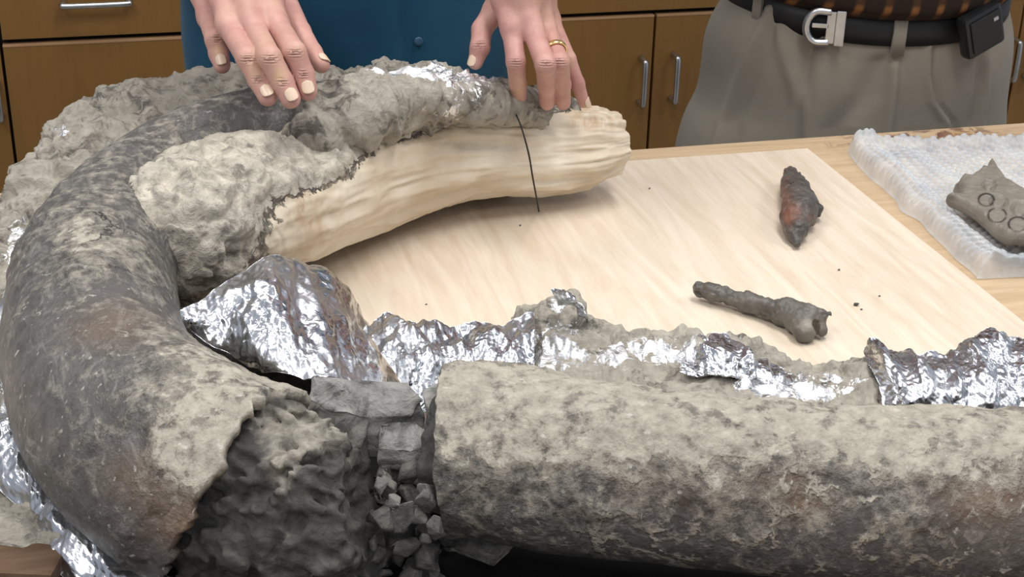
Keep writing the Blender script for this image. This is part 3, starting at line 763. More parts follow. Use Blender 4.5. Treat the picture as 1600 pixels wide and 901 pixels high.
# clay ridge between the tusk and the plywood
FR = [(1080,560,60,18,.6),(940,560,60,30,.4),(1250,620,60,20,.5),(830,560,60,40,.6),(885,470,26,12,.8),(1120,545,60,30,.75),(1000,540,60,22,.7),(860,530,50,40,.4),(1180,600,60,30,.6),(1200,590,60,20,.55),(1320,600,70,25,.6),(900,510,30,20,.3)]
rows2 = [(800,500,.050,790,590,.04),(835,484,.056,830,600,.045),(872,456,.066,880,610,.045),(905,472,.062,920,620,.045),(940,505,.054,960,625,.045),(1000,524,.052,1020,630,.045),(1070,530,.054,1080,640,.045),
         (1130,524,.055,1140,645,.045),(1185,545,.046,1190,650,.040),(1240,572,.036,1245,652,.035),(1300,577,.036,1305,655,.035),(1350,560,.042,1360,660,.038),(1400,560,.045,1420,665,.040),(1500,560,.045,1520,670,.040),(1640,545,.045,1660,670,.04)]
bed2 = bed(rows2, 420, 130, BZ+.001, 51, 'clay_ridge', MT['mud'], FR, .0125, .016)
tag(bed2, 'ragged clay and foil ridge between the straight tusk and the plywood', 'clay ridge'); origin_to_base(bed2)
cl = foil([[(862,455,.088),(885,450,.092),(912,478,.078)], [(868,464,.085),(892,466,.092),(915,492,.072)], [(876,476,.072),(895,482,.075),(918,505,.06)]], 60, 60, 67,
     'small curled foil tip standing up on the clay ridge', .005, 40)

G = rough_tube([(270,530,.03,.004),(290,540,.032,.028),(380,582,.036,.034),(480,608,.038,.033),(540,622,.034,.028),(575,630,.03,.004)], 160, 110, .005, 44, f1=24, f2=60)  # added dark mound, its colour stands in for shade under the tented foil
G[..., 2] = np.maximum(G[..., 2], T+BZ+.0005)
fl_ = mesh('gap_shade_filler', G.reshape(-1, 3), grid_faces(160, 110, True, True), MT['core'], None, True, {'mud': np.zeros(G.shape[:2]).ravel()}); tag(fl_, 'dark filler added to stand in for the shade in the gap under the tented foil', 'shade filler'); origin_to_base(fl_)

# dark cloth and timber at the front
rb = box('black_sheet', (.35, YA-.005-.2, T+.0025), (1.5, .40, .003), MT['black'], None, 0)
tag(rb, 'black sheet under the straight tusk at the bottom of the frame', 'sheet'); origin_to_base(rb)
A = U(-160, 858, .055); Bp = U(90, 868, .055)
d_ = Bp-A; L_ = np.linalg.norm(d_); yaw_ = math.atan2(d_[1], d_[0])
bm = bmesh.new(); box_bm(bm, (0, 0, 0), (L_, .035, .045), .003)
cp = (A+Bp)/2; 
bmesh.ops.rotate(bm, verts=bm.verts, matrix=Matrix.Rotation(yaw_, 3, 'Z'))
nrm = np.array([-math.sin(yaw_), math.cos(yaw_)])
bmesh.ops.translate(bm, verts=bm.verts, vec=(cp[0]+nrm[0]*.004, cp[1]+nrm[1]*.004, T+.005+.0225))
pl = bm_obj('timber_plank', bm, MT['crate']); tag(pl, 'brown timber plank end at the lower left corner', 'plank'); origin_to_base(pl)

# ------------------------------------------------------------------ small bones
def seg_dist(P, A, B):
    AB = B-A; t = np.clip(((P-A)@AB)/(AB@AB), 0, 1); return np.linalg.norm(P-A-t[:, None]*AB, axis=1), A+t[:, None]*AB
def puffy(outline, z0, th, h, seed, name, mat, extra=None, power=.5, round_=.012, base=.35, attrs=None, amp=.0015):
    O = np.array([U(a, b, z0+th*(base+.15))[:2] for a, b in outline]); O = catmull(np.concatenate([O, O[:1]]), len(O)*4)[:-1]
    lo = O.min(0)-h; hi = O.max(0)+h
    xs = np.arange(lo[0], hi[0]+h, h); ys = np.arange(lo[1], hi[1]+h, h); nx_, ny_ = len(xs), len(ys)
    P = np.stack(np.meshgrid(xs, ys, indexing='ij'), -1).reshape(-1, 2)
    ins = np.zeros(len(P), bool); n = len(O); best = np.full(len(P), 9.); near = P.copy()
    for i in range(n):
        a_, b_ = O[i], O[(i+1) % n]
        c_ = ((a_[1] > P[:, 1]) != (b_[1] > P[:, 1])) & (P[:, 0] < (b_[0]-a_[0])*(P[:, 1]-a_[1])/(b_[1]-a_[1]+1e-15)+a_[0]); ins ^= c_
        dd, qq = seg_dist(P, a_, b_); m_ = dd < best; best[m_] = dd[m_]; near[m_] = qq[m_]
    I = ins.reshape(nx_, ny_); cell = I[:-1, :-1] | I[1:, :-1] | I[:-1, 1:] | I[1:, 1:]
    P[~ins] = near[~ins]; best[~ins] = 0
    fq = grid_faces(nx_, ny_)[cell.ravel()]
    used = np.unique(fq); mp = -np.ones(len(P), int); mp[used] = np.arange(len(used)); fq = mp[fq]; P = P[used]; best = best[used]
    prof = np.clip(best/round_, 0, 1); prof = (1-(1-prof)**2)**power
    P3 = np.concatenate([P, np.full((len(P), 1), T+z0)], 1)
    e_ = extra(P3) if extra is not None else 0
    nz = fbm(P3, 60, 4, seed)*amp+ridged(P3, 90, 2, seed)*amp*.5
    top = P3.copy(); top[:, 2] = T+z0+th*base+(th*(1-base)+e_+nz)*prof
    bot = P3.copy(); bot[:, 2] = T+z0+th*base-th*base*prof
    V = np.concatenate([top, bot]); F_ = fq.tolist()+(fq[:, ::-1]+len(P)).tolist()
    at = {k: np.clip(f(V), 0, 1) for k, f in (attrs or {}).items()}
    o = mesh(name, V, F_, mat, None, True, at)
    return o
def fb(P):
    c = lambda a, b, z: U(a, b, BZ+z)
    d = rcone(P, c(1234,272,.016), c(1241,296,.017), .0085, .0145)
    d = smin(d, rcone(P, c(1243,300,.018), c(1248,332,.018), .0155, .0185), .008)
    d = smin(d, rcone(P, c(1246,334,.017), c(1243,360,.013), .0175, .0120), .008)
    d = smin(d, rcone(P, c(1243,360,.012), c(1245,381,.006), .0115, .0042), .006)
    d = smin(d, rcone(P, c(1262,310,.016), c(1274,328,.013), .0100, .0080), .005)
    for k, (x, y) in enumerate([(1229,268),(1240,268),(1247,274),(1252,281)]): d = smin(d, np.linalg.norm(P-c(x,y,.022), axis=-1)-.0042, .002)
    d = np.maximum(d, -(np.linalg.norm(P-c(1238,366,.022), axis=-1)-.0065))
    d = np.maximum(d, -(np.linalg.norm(P-c(1236,287,.032), axis=-1)-.0045))
    d = d+fbm(P, 70, 3, 6)*.0032+ridged(P, 110, 2, 5)*.0016
    return np.maximum(d, T+BZ+.0005-P[..., 2])
pts = np.array([U(1215,255,0), U(1290,255,0), U(1215,395,0), U(1290,395,0)])
V, Fq = sdf_mesh(fb, [pts[:, 0].min()-.01, pts[:, 1].min()-.02, T+BZ], [pts[:, 0].max()+.01, pts[:, 1].max()+.02, T+BZ+.045], .0013)
fr = mesh('bone_fragment', V, Fq, MT['bone_dark'], None, True, {'rust': np.clip(blobs(V, [(1228,305,12,28,.9),(1240,330,14,14,.7),(1232,345,8,12,.5),(1268,340,6,6,.7)])*(.7+1.2*fbm(V, 60, 3, 2)), 0, 1)})
tag(fr, 'stubby reddish-brown fossil bone standing alone near the far side of the plywood', 'bone'); origin_to_base(fr)

# long bone with a knobbly jaw-like end
def lb(P):
    W = P+0
    c = lambda a, b, z: U(a, b, BZ+z)
    d = rcone(P, c(1095,452,.012), c(1118,457,.012), .0078, .0084)
    d = smin(d, rcone(P, c(1118,457,.012), c(1170,472,.012), .0080, .0088), .006)
    d = smin(d, rcone(P, c(1170,472,.012), c(1225,487,.014), .0088, .0112), .006)
    d = smin(d, rcone(P, c(1225,487,.014), c(1262,498,.016), .0122, .0130), .006)
    d = smin(d, rcone(P, c(1252,500,.014), c(1256,517,.010), .0140, .0112), .006)
    d = smin(d, rcone(P, c(1262,496,.018), c(1284,495,.018), .0090, .0060), .005)
    d = smin(d, rcone(P, c(1284,493,.020), c(1296,489,.020), .0045, .0022), .003)
    d = smin(d, rcone(P, c(1296,489,.020), c(1300,495,.018), .0022, .0014), .002)
    d = smin(d, rcone(P, c(1278,505,.012), c(1284,515,.009), .0080, .0058), .004)
    d = smin(d, rcone(P, c(1092,449,.013), c(1090,446,.015), .0050, .0040), .003)
    pit = rcone(P, c(1272,512,.012), c(1276,508,.017), .005, .005); d = np.maximum(d, -pit)
    d = np.maximum(d, -rcone(P, c(1090,459,.010), c(1086,462,.010), .003, .004))
    pore = blobs(P, [(1200,487,26,9,1.)])
    d = d+ridged(P, 130, 2, 5)*.0014+fbm(P, 60, 3, 6)*.0022+pore*np.clip(ridged(P, 200, 2, 9), 0, 1)*.003
    return np.maximum(d, T+BZ+.0005-P[..., 2])
a_, b_ = U(1080,430,0), U(1310,545,0)
lo = np.minimum(U(1080,470,0), U(1310,545,0)); 
pts = np.array([U(1080,440,0), U(1310,470,0), U(1080,480,0), U(1310,540,0)])
V, Fq = sdf_mesh(lb, [pts[:, 0].min()-.01, pts[:, 1].min()-.02, T+BZ], [pts[:, 0].max()+.01, pts[:, 1].max()+.02, T+BZ+.045], .0011)
bo = mesh('long_bone', V, Fq, MT['bone_grey'], None, True, {'rust': np.clip(blobs(V, [(1265,508,20,12,.8),(1150,468,30,4,.3)]), 0, 1)})
tag(bo, 'long slender grey bone with a flared hooked end lying on the plywood', 'bone'); origin_to_base(bo)

# bubble wrap
def wrap_h(X, Y, L0):
    pass
e1, e2 = U(1322,240,0), U(1522,434,0)            # left edge of the wrap
ex = (e2-e1); ln = np.linalg.norm(ex[:2]); ex = ex/ln; ey = np.array([-ex[1], ex[0], 0])
if ey[0] < 0: ey = -ey
nu, nv = 330, 380; WW = .42
s = np.linspace(-.008, ln+.006, nu)[:, None]; t = np.linspace(0, WW, nv)[None]
wob = .008*vn(np.stack([s*30+t*0, t*0+s*0, s*0+t*0], -1), 1, 5)
wx = e1[0]+ex[0]*s+ey[0]*(t+wob*np.exp(-t/.03)); wy = e1[1]+ex[1]*s+ey[1]*(t+wob*np.exp(-t/.03))
# clip the near and far sides so they run parallel to the table
Pn = np.stack([wx, wy, wx*0], -1)
pit = .0115; row = np.round(t/(pit*.866)); offx = (row % 2)*pit/2
cu = (s-offx+50*pit) % pit-pit/2; cv = t-row*pit*.866
bub = np.sqrt(np.clip(1-(cu**2+cv**2)/(.0048**2), 0, 1))*.0040
roll = .016*np.exp(-((t-.020)/.018)**2)+.006*np.exp(-((t-.065)/.02)**2)
roll = roll+.010*np.exp(-((s-ln)/.014)**2)*smooth(0, .05, t)+.010*np.exp(-((s)/.012)**2)
hh = .004+roll+.004*fbm(Pn, 14, 3, 5)+.003*crumple(Pn, 12, 4, 3)
hh = np.maximum(hh, .0015)+bub
edge = np.minimum(np.minimum(smooth(0, .006, t), smooth(-.008, 0, s)), smooth(ln+.006, ln, s))
G = np.stack([wx, wy, T+.0015+BZ*smooth(.02, -.02, wx-x1)+hh*edge], -1)
nn = normals(G); fl = nn[nu//2, nv//2, 2] < 0
wr = mesh('bubble_wrap', G.reshape(-1, 3), grid_faces(nu, nv, False, bool(fl)), MT['wrap'])
tag(wr, 'clear bubble wrap sheet spread on the table at the right edge', 'packing'); origin_to_base(wr)

JZ = .024
def jx(P):
    r = 0
    for (x, y, s_, a_) in [(1541,312,10,1), (1556,338,13,1), (1590,350,13,1)]:
        px, py = proj(P); dd = np.sqrt((px-x)**2+((py-y)/.8)**2); r = r-.0035*np.exp(-((dd-s_)/2.2)**2)
        r = r+.0015*np.exp(-(dd/s_)**2)
    return r
def jring(V):
    px, py = proj(V); r = 0
    for (x, y, s_) in [(1541,312,12), (1558,336,14), (1590,350,14)]:
        dd = np.sqrt((px-x)**2+((py-y)/.8)**2); r = r+1.2*np.exp(-((dd-s_)/1.8)**2)*(.75+.6*vn(V, 120, 4))
    return r+blobs(V, [(1500,290,10,6,.6),(1485,308,8,5,.6)])
jb = puffy([(1478,308),(1490,305),(1498,306),(1490,294),(1497,285),(1505,276),(1514,278),(1527,270),(1535,262),(1541,264),(1545,253),(1553,253),(1565,272),(1583,290),(1605,301),(1650,318),(1700,345),(1690,380),(1640,385),(1600,371),(1575,370),(1555,360),(1535,342),(1518,328),(1500,318)],
           JZ, .017, .0008, 81, 'jaw_bone', MT['bone_tan'], extra=jx, power=.55, round_=.0055, base=.5, amp=.0022,
           attrs={'rust': jring})
tag(jb, 'flat taupe jaw bone with tooth sockets resting on the bubble wrap', 'bone'); origin_to_base(jb)

# crumbs on the plywood
for (px, py, r, lab) in [(1338,475,.0032,'largest grey crumb on the plywood right of the long bone'),(1346,483,.0014,'tiny dark crumb touching the largest crumb'),(1311,421,.0018,'small crumb below the stubby bone'),
                    (1015,294,.0016,'dark crumb on the plywood right of the plaster jacket'),(813,352,.0018,'dark speck on the plywood below the dark wire'),(1374,462,.0015,'small crumb farthest right on the bare plywood'),(666,475,.0013,'tiny crumb on the plywood above the foil fold')]:
    o = bpy.data.objects.new('crumb', chips[int(px) % 8]); C.objects.link(o); o.scale = (r/.013,)*3; o.location = U(px, py, BZ+r*.5); tag(o, lab, 'crumb')

# ------------------------------------------------------------------ people
def loft(secs, n=96, m=60, fold=None):
    """secs: (cx, cy, z, a, b, power, rot)"""
    S_ = catmull(np.array(secs, float), m); a = np.linspace(0, 2*PI, n, endpoint=False)
    out = []
    for cx, cy, z, A_, B_, p, rot in S_:
        k = (np.abs(np.cos(a))**p+np.abs(np.sin(a))**p)**(-1/p)
        x = A_*k*np.cos(a); y = B_*k*np.sin(a)
        out.append(np.stack([cx+x*math.cos(rot)-y*math.sin(rot), cy+x*math.sin(rot)+y*math.cos(rot), np.full(n, z)], -1))
    G = np.array(out)
    if fold is not None:
        c = G.mean(1, keepdims=True); d = G-c; d[..., 2] = 0; d /= np.linalg.norm(d, axis=-1, keepdims=True)
        G = G+d*fold(G, a)[..., None]
    return G
def loft_obj(name, G, m, parent, cap=(True, True)):
    nu, nv = G.shape[:2]; Fc = grid_faces(nu, nv, True).tolist()
    if cap[0]: Fc.append(list(range(nv))[::-1])
    if cap[1]: Fc.append([(nu-1)*nv+i for i in range(nv)])
    o = mesh(name, G.reshape(-1, 3), Fc, m, parent)
    return o

# --- person in the blue shirt
mx = (UY(288, 60, YE+.20)[0]+UY(790, 60, YE+.20)[0])/2; my = YE+.19
p1 = empty('person', (mx, my, 0), 'person in a blue button shirt leaning over the table with both hands on the fossil', 'person')
hw = (UY(790, 60, YE+.20)[0]-UY(288, 60, YE+.20)[0])/2
def sf(G, a):
    x = G[..., 0]-mx
    f = .004*fbm(G, 5, 3, 91)
    vx = UY(630, 60, YE+.06)[0]
    f = f+.004*np.exp(-((G[..., 0]-vx+.012)/.006)**2)-.005*np.exp(-((G[..., 0]-vx-.004+.18*(G[..., 2]-T-.1))/.010)**2)*smooth(T-.2, T+.25, G[..., 2])
    return f+.006*ridged(G, 4.5, 2, 33)
G = loft([(mx, my+.01, T-.30, .20, .125, 2.3, 0), (mx, my+.01, T-.10, hw*.98, .130, 2.3, 0), (mx, my, T+.10, hw, .135, 2.3, 0), (mx, my-.03, T+.30, hw*1.0, .135, 2.4, 0), (mx, my-.07, T+.45, hw*1.05, .13, 2.5, 0), (mx, my-.09, T+.53, hw*.85, .11, 2.3, 0), (mx, my-.10, T+.57, .06, .065, 2, 0)], 200, 120, sf)
sh = loft_obj('shirt', G, MT['blue'], p1)
bx_, bz_ = UY(650, 60, YE+.02), None
P_ = G.reshape(-1, 3); pxs, pys = proj(P_)
front = P_[:, 1] < my
for (qx, qy) in ((650, 61), (644, -30), (655, 150)):
    i_ = np.argmin((pxs-qx)**2+(pys-qy)**2+np.where(front, 0, 1e9))
    c_ = P_[i_]; V, Fc = tube_np([c_+np.array([0, -.0005, 0]), c_+np.array([0, -.003, 0]), c_+np.array([0, -.0035, 0])], np.array([.0055, .0055, .004]), 16); mesh('button', V, Fc, MT['button'], sh)
G = loft([(mx, my+.02, T-.88, .17, .11, 2.3, 0), (mx, my+.02, T-.5, .185, .12, 2.3, 0), (mx, my+.015, T-.1, .195, .123, 2.3, 0), (mx, my+.015, T+.0, .19, .122, 2.3, 0)], 80, 40)
loft_obj('trousers', G, MT['grey'], p1)

HANDS = {}
def chain(D, pts, k=.004):
    pass
def finger(P, pts, k=.003):
    d = None
    for (p, r), (q, s) in zip(pts[:-1], pts[1:]):
        e = rcone(P, p, q, r, s); d = e if d is None else smin(d, e, k)
    return d
def hand(fingers, palm, arm, h=.0013, kp=.007):
    allp = [p for f in fingers for p, r in f]+[p for f in palm for p, r in f]+[arm[0][0], arm[1][0]*.35+arm[0][0]*.65]
    allp = np.array(allp); lo = allp.min(0)-.03; hi = allp.max(0)+.03
    def fn(P):
        sh = P.shape[:-1]; Q = P.reshape(-1, 3)
        pl = None
        for c in palm:
            e = finger(Q, c, .006); pl = e if pl is None else smin(pl, e, .010)
        ar = rcone(Q, arm[0][0], arm[1][0], arm[0][1], arm[1][1]); pl = smin(pl, ar, .02)
        D_ = pl
        for f in fingers: D_ = np.minimum(D_, smin(finger(Q, f), pl, kp))
        return D_.reshape(sh)
    return sdf_mesh(fn, lo, hi, h)
def h_px(L_): return [(U(a, b, z), r) for a, b, z, r in L_]
# right hand of the person (left in the photo): flat, fingertips on the dark tusk
LF = [h_px([(324,28,.232,.0092),(336,62,.226,.0094),(342,85,.213,.0092),(347,102,.205,.0080)]),
      h_px([(356,40,.244,.0102),(386,90,.236,.0101),(404,124,.218,.0096),(418,151,.206,.0086)]),
      h_px([(394,38,.248,.0106),(421,90,.240,.0107),(441,128,.219,.0101),(454,154,.206,.0090)]),
      h_px([(432,36,.248,.0104),(460,82,.241,.0105),(474,116,.222,.0097),(481,142,.209,.0088)]),
      h_px([(440,-6,.246,.0130),(468,50,.232,.0108),(488,82,.222,.0092),(502,101,.216,.0080)])]
wl = (U(372, -62, .285), .029); el = (np.array([mx-.30, my-.16, T+.42]), .046)
LP = [h_px([(352,-55,.276,.014),(318,-8,.250,.0125),(325,26,.234,.0100)]), h_px([(366,-55,.28,.015),(350,0,.258,.0130),(357,40,.246,.0108)]), h_px([(378,-55,.28,.015),(386,0,.262,.0140),(394,38,.250,.0110)]),
      h_px([(392,-55,.28,.015),(420,0,.260,.0140),(431,36,.250,.0108)]), h_px([(386,-60,.278,.015),(434,-10,.244,.0135)]), h_px([(338,2,.243,.0115),(410,6,.248,.0125)]), h_px([(336,26,.234,.0080),(425,32,.242,.0085)])]
V1, F1 = hand(LF, LP, (wl, el))
# left hand of the person (right in the photo): spread, pressing down on the plaster
RF = [h_px([(770,22,.225,.0120),(753,46,.212,.0104),(750,74,.198,.0100),(743,97,.184,.0078)]),
      h_px([(800,44,.222,.0104),(806,96,.196,.0096),(809,130,.168,.0088),(811,156,.146,.0076)]),
      h_px([(832,46,.222,.0106),(852,100,.200,.0102),(854,134,.168,.0090),(855,160,.144,.0080)]),
      h_px([(852,42,.218,.0100),(874,96,.198,.0098),(878,132,.166,.0090),(880,160,.143,.0078)]),
      h_px([(862,32,.212,.0084),(888,92,.186,.0078),(902,130,.160,.0074),(912,160,.138,.0060)])]
wr_ = (U(822, -48, .275), .0275); er_ = (np.array([mx+.34, my-.14, T+.44]), .046)
RP = [h_px([(800,-40,.27,.014),(790,0,.245,.0140),(800,42,.224,.0115)]), h_px([(815,-40,.27,.014),(818,0,.248,.0140),(831,44,.224,.0115)]), h_px([(828,-40,.27,.014),(838,0,.244,.0130),(851,40,.220,.0108)]),
      h_px([(838,-40,.266,.013),(850,-4,.236,.0120),(861,30,.213,.0092)]), h_px([(800,-40,.268,.014),(774,14,.228,.0125)]), h_px([(802,28,.224,.010),(850,26,.220,.010)])]
V2, F2 = hand(RF, RP, (wr_, er_))
# forearms up to the elbows and upper arms into the shirt
ls = np.array([mx-hw*.95, my-.06, T+.50]); rs_ = np.array([mx+hw*.95, my-.06, T+.50])
def arms(P):
    d = 9
    for (wq, eq, sq) in ((wl, el, ls), (wr_, er_, rs_)):
        a_ = wq[0]*.72+eq[0]*.28; ra = wq[1]*.72+eq[1]*.28+.0005
        e = smin(rcone(P, a_, eq[0], ra, eq[1]), rcone(P, eq[0], sq, .047, .055), .02); d = np.minimum(d, e)
    hd = np.array([mx, my-.15, T+.75])
    e = smin(rcone(P, hd+[0, .05, -.2], hd+[0, .02, -.05], .055, .052), np.linalg.norm((P-hd)/np.array([.076, .098, .115]), axis=-1)*.09-.09, .03)
    e = smin(e, rcone(P, hd+[0, -.09, .0], hd+[0, -.108, -.025], .010, .014), .012)
    for s_ in (-1, 1): e = smin(e, rcone(P, hd+[s_*.076, .01, .02], hd+[s_*.078, .01, -.02], .010, .008), .006)
    return np.minimum(d, e)
V3, F3 = sdf_mesh(arms, [mx-.42, my-.55, T+.2], [mx+.44, my+.12, T+.92], .007)
V = np.concatenate([V1, V2, V3]); Fq = np.concatenate([F1, F2+len(V1), F3+len(V1)+len(V2)])
pale = np.clip(blobs(V, [(341,80,7,12,.8),(397,108,8,12,.55),(437,118,10,16,.75),(808,145,7,8,.3),(893,95,4,12,.5)]), 0, 1)
wrk = np.zeros(len(V))
px_, py_ = proj(V)
for (x, y, s_) in [(387,93,9),(422,92,10),(461,83,9),(338,60,7),(403,124,7),(441,128,7),(474,116,6),(806,98,8),(853,100,8),(875,97,8),(750,70,7)]:
    dd = np.exp(-((px_-x)/s_)**2-((py_-y)/6)**2); wrk += dd*np.sin((py_-y)*1.6)
bodyo = mesh('body', V, Fq, MT['skin'], p1, True, {'pale': pale, 'wrk': wrk})
sm = bodyo.modifiers.new('soften', 'SMOOTH'); sm.iterations = 3; sm.factor = .5
def nail(c, axis, up, L_, W_):
    axis = axis/np.linalg.norm(axis); up = up-axis*(up@axis); up /= np.linalg.norm(up); sd = np.cross(axis, up)
    s = np.linspace(-1, 1, 11)[:, None]; t = np.linspace(-1, 1, 13)[None]
    k = np.sqrt(np.clip(1-np.abs(s)**3.2, 0, 1))*.999+.001
    X = c+axis*(L_*s)[..., None]+sd*(W_*t*k)[..., None]+up*(.0016*(1-(t*k)**2*1.3)+.0005-.0012*s**2*0)[..., None]
    nu_, nv_ = 11, 13; V = X.reshape(-1, 3); Fc = grid_faces(nu_, nv_)
    n0 = np.cross(X[1, 0]-X[0, 0], X[5, 1]-X[5, 0])
    V2_ = V-up*.0012; n = len(V)
    loop = [i*nv_ for i in range(nu_)]+[(nu_-1)*nv_+j for j in range(1, nv_)]+[i*nv_+nv_-1 for i in range(nu_-2, -1, -1)]+[j for j in range(nv_-2, 0, -1)]
    return mesh('fingernail', np.concatenate([V, V2_]), Fc.tolist()+(Fc[:, ::-1]+n).tolist()+[[a, b, b+n, a+n] for a, b in zip(loop, loop[1:]+loop[:1])], MT['nail'], bodyo)
upv = np.array([0, 0, 1.0])
for i, f in enumerate(LF):
    a_, b_ = f[-2][0], f[-1][0]; ax = b_-a_; ax /= np.linalg.norm(ax); u = upv*.75-fw*.65
    if i == 4: u = upv*.8+rc*.5
    u = u-ax*(u@ax); u /= np.linalg.norm(u)
    nail(b_+u*(f[-1][1]+(.0002 if i < 4 else -.0012))-ax*.001, ax, u, .0062, .0056 if i else .005)
for i in (0, 4):
    f = RF[i]; a_, b_ = f[-2][0], f[-1][0]; ax = b_-a_; ax /= np.linalg.norm(ax); u = (-fw*.7-rc*.5+upv*.1) if i == 0 else (rc*.8-fw*.5)
    u = u-ax*(u@ax); u /= np.linalg.norm(u); nail(b_+u*(f[-1][1]-.0012), ax, u, .0058, .005)
# ring
a_, b_ = RF[3][0][0], RF[3][1][0]; c_ = a_*.12+b_*.88; c_ = a_*.30+b_*.70; ax = (b_-a_)/np.linalg.norm(b_-a_)
s1 = np.cross(ax, upv); s1 /= np.linalg.norm(s1); s2 = np.cross(s1, ax); th = np.linspace(0, 2*PI, 49)[:-1]
V = []; 
for t_ in th:
    dr_ = s1*math.cos(t_)+s2*math.sin(t_)
    for (dr, da) in ((.0108, -.003), (.0122, -.0022), (.0122, .0022), (.0108, .003), (.0098, 0)): V.append(c_+dr_*dr+ax*da)
Fc = [[i*5+j, i*5+(j+1) % 5, ((i+1) % 48)*5+(j+1) % 5, ((i+1) % 48)*5+j] for i in range(48) for j in range(5)]
mesh('ring', V, Fc, MT['gold'], p1)['label'] = 'gold finger ring'
def sleeve(a, b, ra, rb):
    P_ = np.linspace(0, 1, 30)[:, None]; P_ = a+(b-a)*P_; V, Fc = tube_np(P_, np.linspace(ra, rb, 30), 40)
    V = V+0; mesh('sleeve', V, Fc, MT['blue'], sh)
sleeve(ls+np.array([.03, 0, .0]), el[0]*.62+ls*.38, .068, .062); sleeve(rs_+np.array([-.03, 0, 0]), er_[0]*.62+rs_*.38, .068, .062)
def hairf(P):
    hd = np.array([mx, my-.15, T+.75]); d = np.linalg.norm((P-hd-np.array([0, .012, .012]))/np.array([.083, .102, .118]), axis=-1)*.095-.095
    return np.maximum(d, -((P[..., 1]-hd[1])*.6+(P[..., 2]-hd[2])-.03))
V, Fq = sdf_mesh(hairf, [mx-.12, my-.3, T+.6], [mx+.12, my+.02, T+.92], .007); mesh('hair', V, Fq, MT['hair'], p1)

# --- person in khaki trousers
def sag(x): return .020*np.clip((x-XM)/A2, -1.3, 1.3)**2+.006*(XM-x)/A2
Y2 = YE+.20
xl, xr = UY(1112, 120, Y2)[0], UY(1547, 120, Y2)[0]; cx = (xl+xr)/2; A2 = (xr-xl)/2
XM = UY(1405, 50, Y2-.13)[0]; zb = UY(1400, 46, Y2-.13)[2]-.003          # belt height
cy = Y2+.0
p2 = empty('person', (cx, cy, 0), 'person in khaki trousers with a black belt and phone pouch standing behind the table', 'person')
def tf(G, a):
    px, py = proj(G); fr = (G[..., 1] < cy)
    def line(pts, w, amp):
        ys = np.array([p[1] for p in pts]); xs = np.array([p[0] for p in pts]); x = np.interp(py, ys, xs)
        e = smooth(ys[0]-12, ys[0]+12, py)*smooth(ys[-1]+30, ys[-1]-5, py)
        return amp*np.exp(-((px-x)/w)**2)*e
    f = line([(1275,50),(1262,100),(1250,150),(1245,300)], 7, -.004)+line([(1290,60),(1284,100),(1278,150),(1270,300)], 12, .004)
    f += line([(1398,95),(1396,140),(1388,200),(1380,320)], 10, .007)+line([(1408,95),(1404,140),(1396,200),(1388,320)], 4, -.004)
    f += line([(1459,70),(1458,120),(1466,160),(1490,190),(1510,260)], 4, -.004)+line([(1452,60),(1451,120),(1458,160),(1478,192)], 7, .004)
    f += line([(1540,95),(1538,150),(1530,190),(1525,300)], 6, .006)+line([(1532,95),(1528,150),(1520,190)], 6, -.005)
    f += line([(1212,20),(1170,100),(1130,190),(1100,300)], 9, .006)+line([(1224,20),(1190,100),(1150,190),(1130,300)], 12, -.005)
    f += line([(1205,20),(1230,110),(1255,170),(1265,300)], 14, .005)
    f += line([(1380,90),(1350,150),(1310,200),(1290,300)], 24, -.008)
    return np.where(fr, f, 0)*1.0+.003*fbm(G, 6, 3, 12)
R2 = -.12
G = loft([(cx-.005, cy+.0, T-.86, A2*1.02, .10, 2.3, R2), (cx-.02, cy, T-.5, A2*1.15, .115, 2.4, R2), (cx-.012, cy, T-.12, A2*1.10, .128, 2.4, R2), (cx-.002, cy, T-.01, A2*1.02, .132, 2.3, R2), (cx, cy, zb-.055, A2*1.0, .132, 2.2, R2), (cx+.003, cy, zb+.004, A2*.90, .128, 2.1, R2), (cx+.003, cy, zb+.022, A2*.885, .126, 2.1, R2)], 360, 220, tf)
G[..., 2] += sag(G[..., 0])*smooth(zb-.12, zb-.03, G[..., 2])
tr = loft_obj('trousers', G, MT['khaki'], p2)
def band(z0, z1, ex, name, mat, parent, a0=0, a1=2*PI, th=.004, n=160):
    a = np.linspace(a0, a1, n); closed = abs(a1-a0-2*PI) < 1e-6
    V = []
    for aa in a:
        p = 2.1; k = (abs(math.cos(aa))**p+abs(math.sin(aa))**p)**(-1/p)
        for (z, e) in ((z0, ex), (z0, ex+th), ((z0+z1)/2, ex+th*1.25), (z1, ex+th), (z1, ex)):
            x = (A2*.892+e)*k*math.cos(aa); y = (.128+e)*k*math.sin(aa)
            X_ = cx+.003+x*math.cos(R2)-y*math.sin(R2)
            V.append((X_, cy+x*math.sin(R2)+y*math.cos(R2), z+sag(X_)))
    Fc = [[i*5+j, i*5+(j+1) % 5, (i+1)*5+(j+1) % 5, (i+1)*5+j] for i in range(n-1) for j in range(5)]
    Fc += [[0, 1, 2, 3, 4], [(n-1)*5+k for k in (4, 3, 2, 1, 0)]]
    return mesh(name, V, Fc, mat, parent)
belt = band(zb-.019, zb+.019, .002, 'belt', MT['leather'], p2)
def ang_at(px, py=40):
    best = None
    for k in range(720):
        aa = -PI+k*PI/720
        x = (A2*.9)*math.cos(aa); y = .13*math.sin(aa)
        q = np.array([cx+x*math.cos(R2)-y*math.sin(R2), cy+x*math.sin(R2)+y*math.cos(R2), zb]); X_, Y_ = proj(q[None])
        if best is None or abs(X_[0]-px) < best[0]: best = (abs(X_[0]-px), aa, q)
    return best[1], best[2]
for px in (1400, 1186, 1520):
    a_, q_ = ang_at(px); band(zb-.031, zb+.021, .0065, 'belt_loop', MT['khaki'], tr, a_-.045, a_+.045, .0025, 8)
a_, q_ = ang_at(1288)
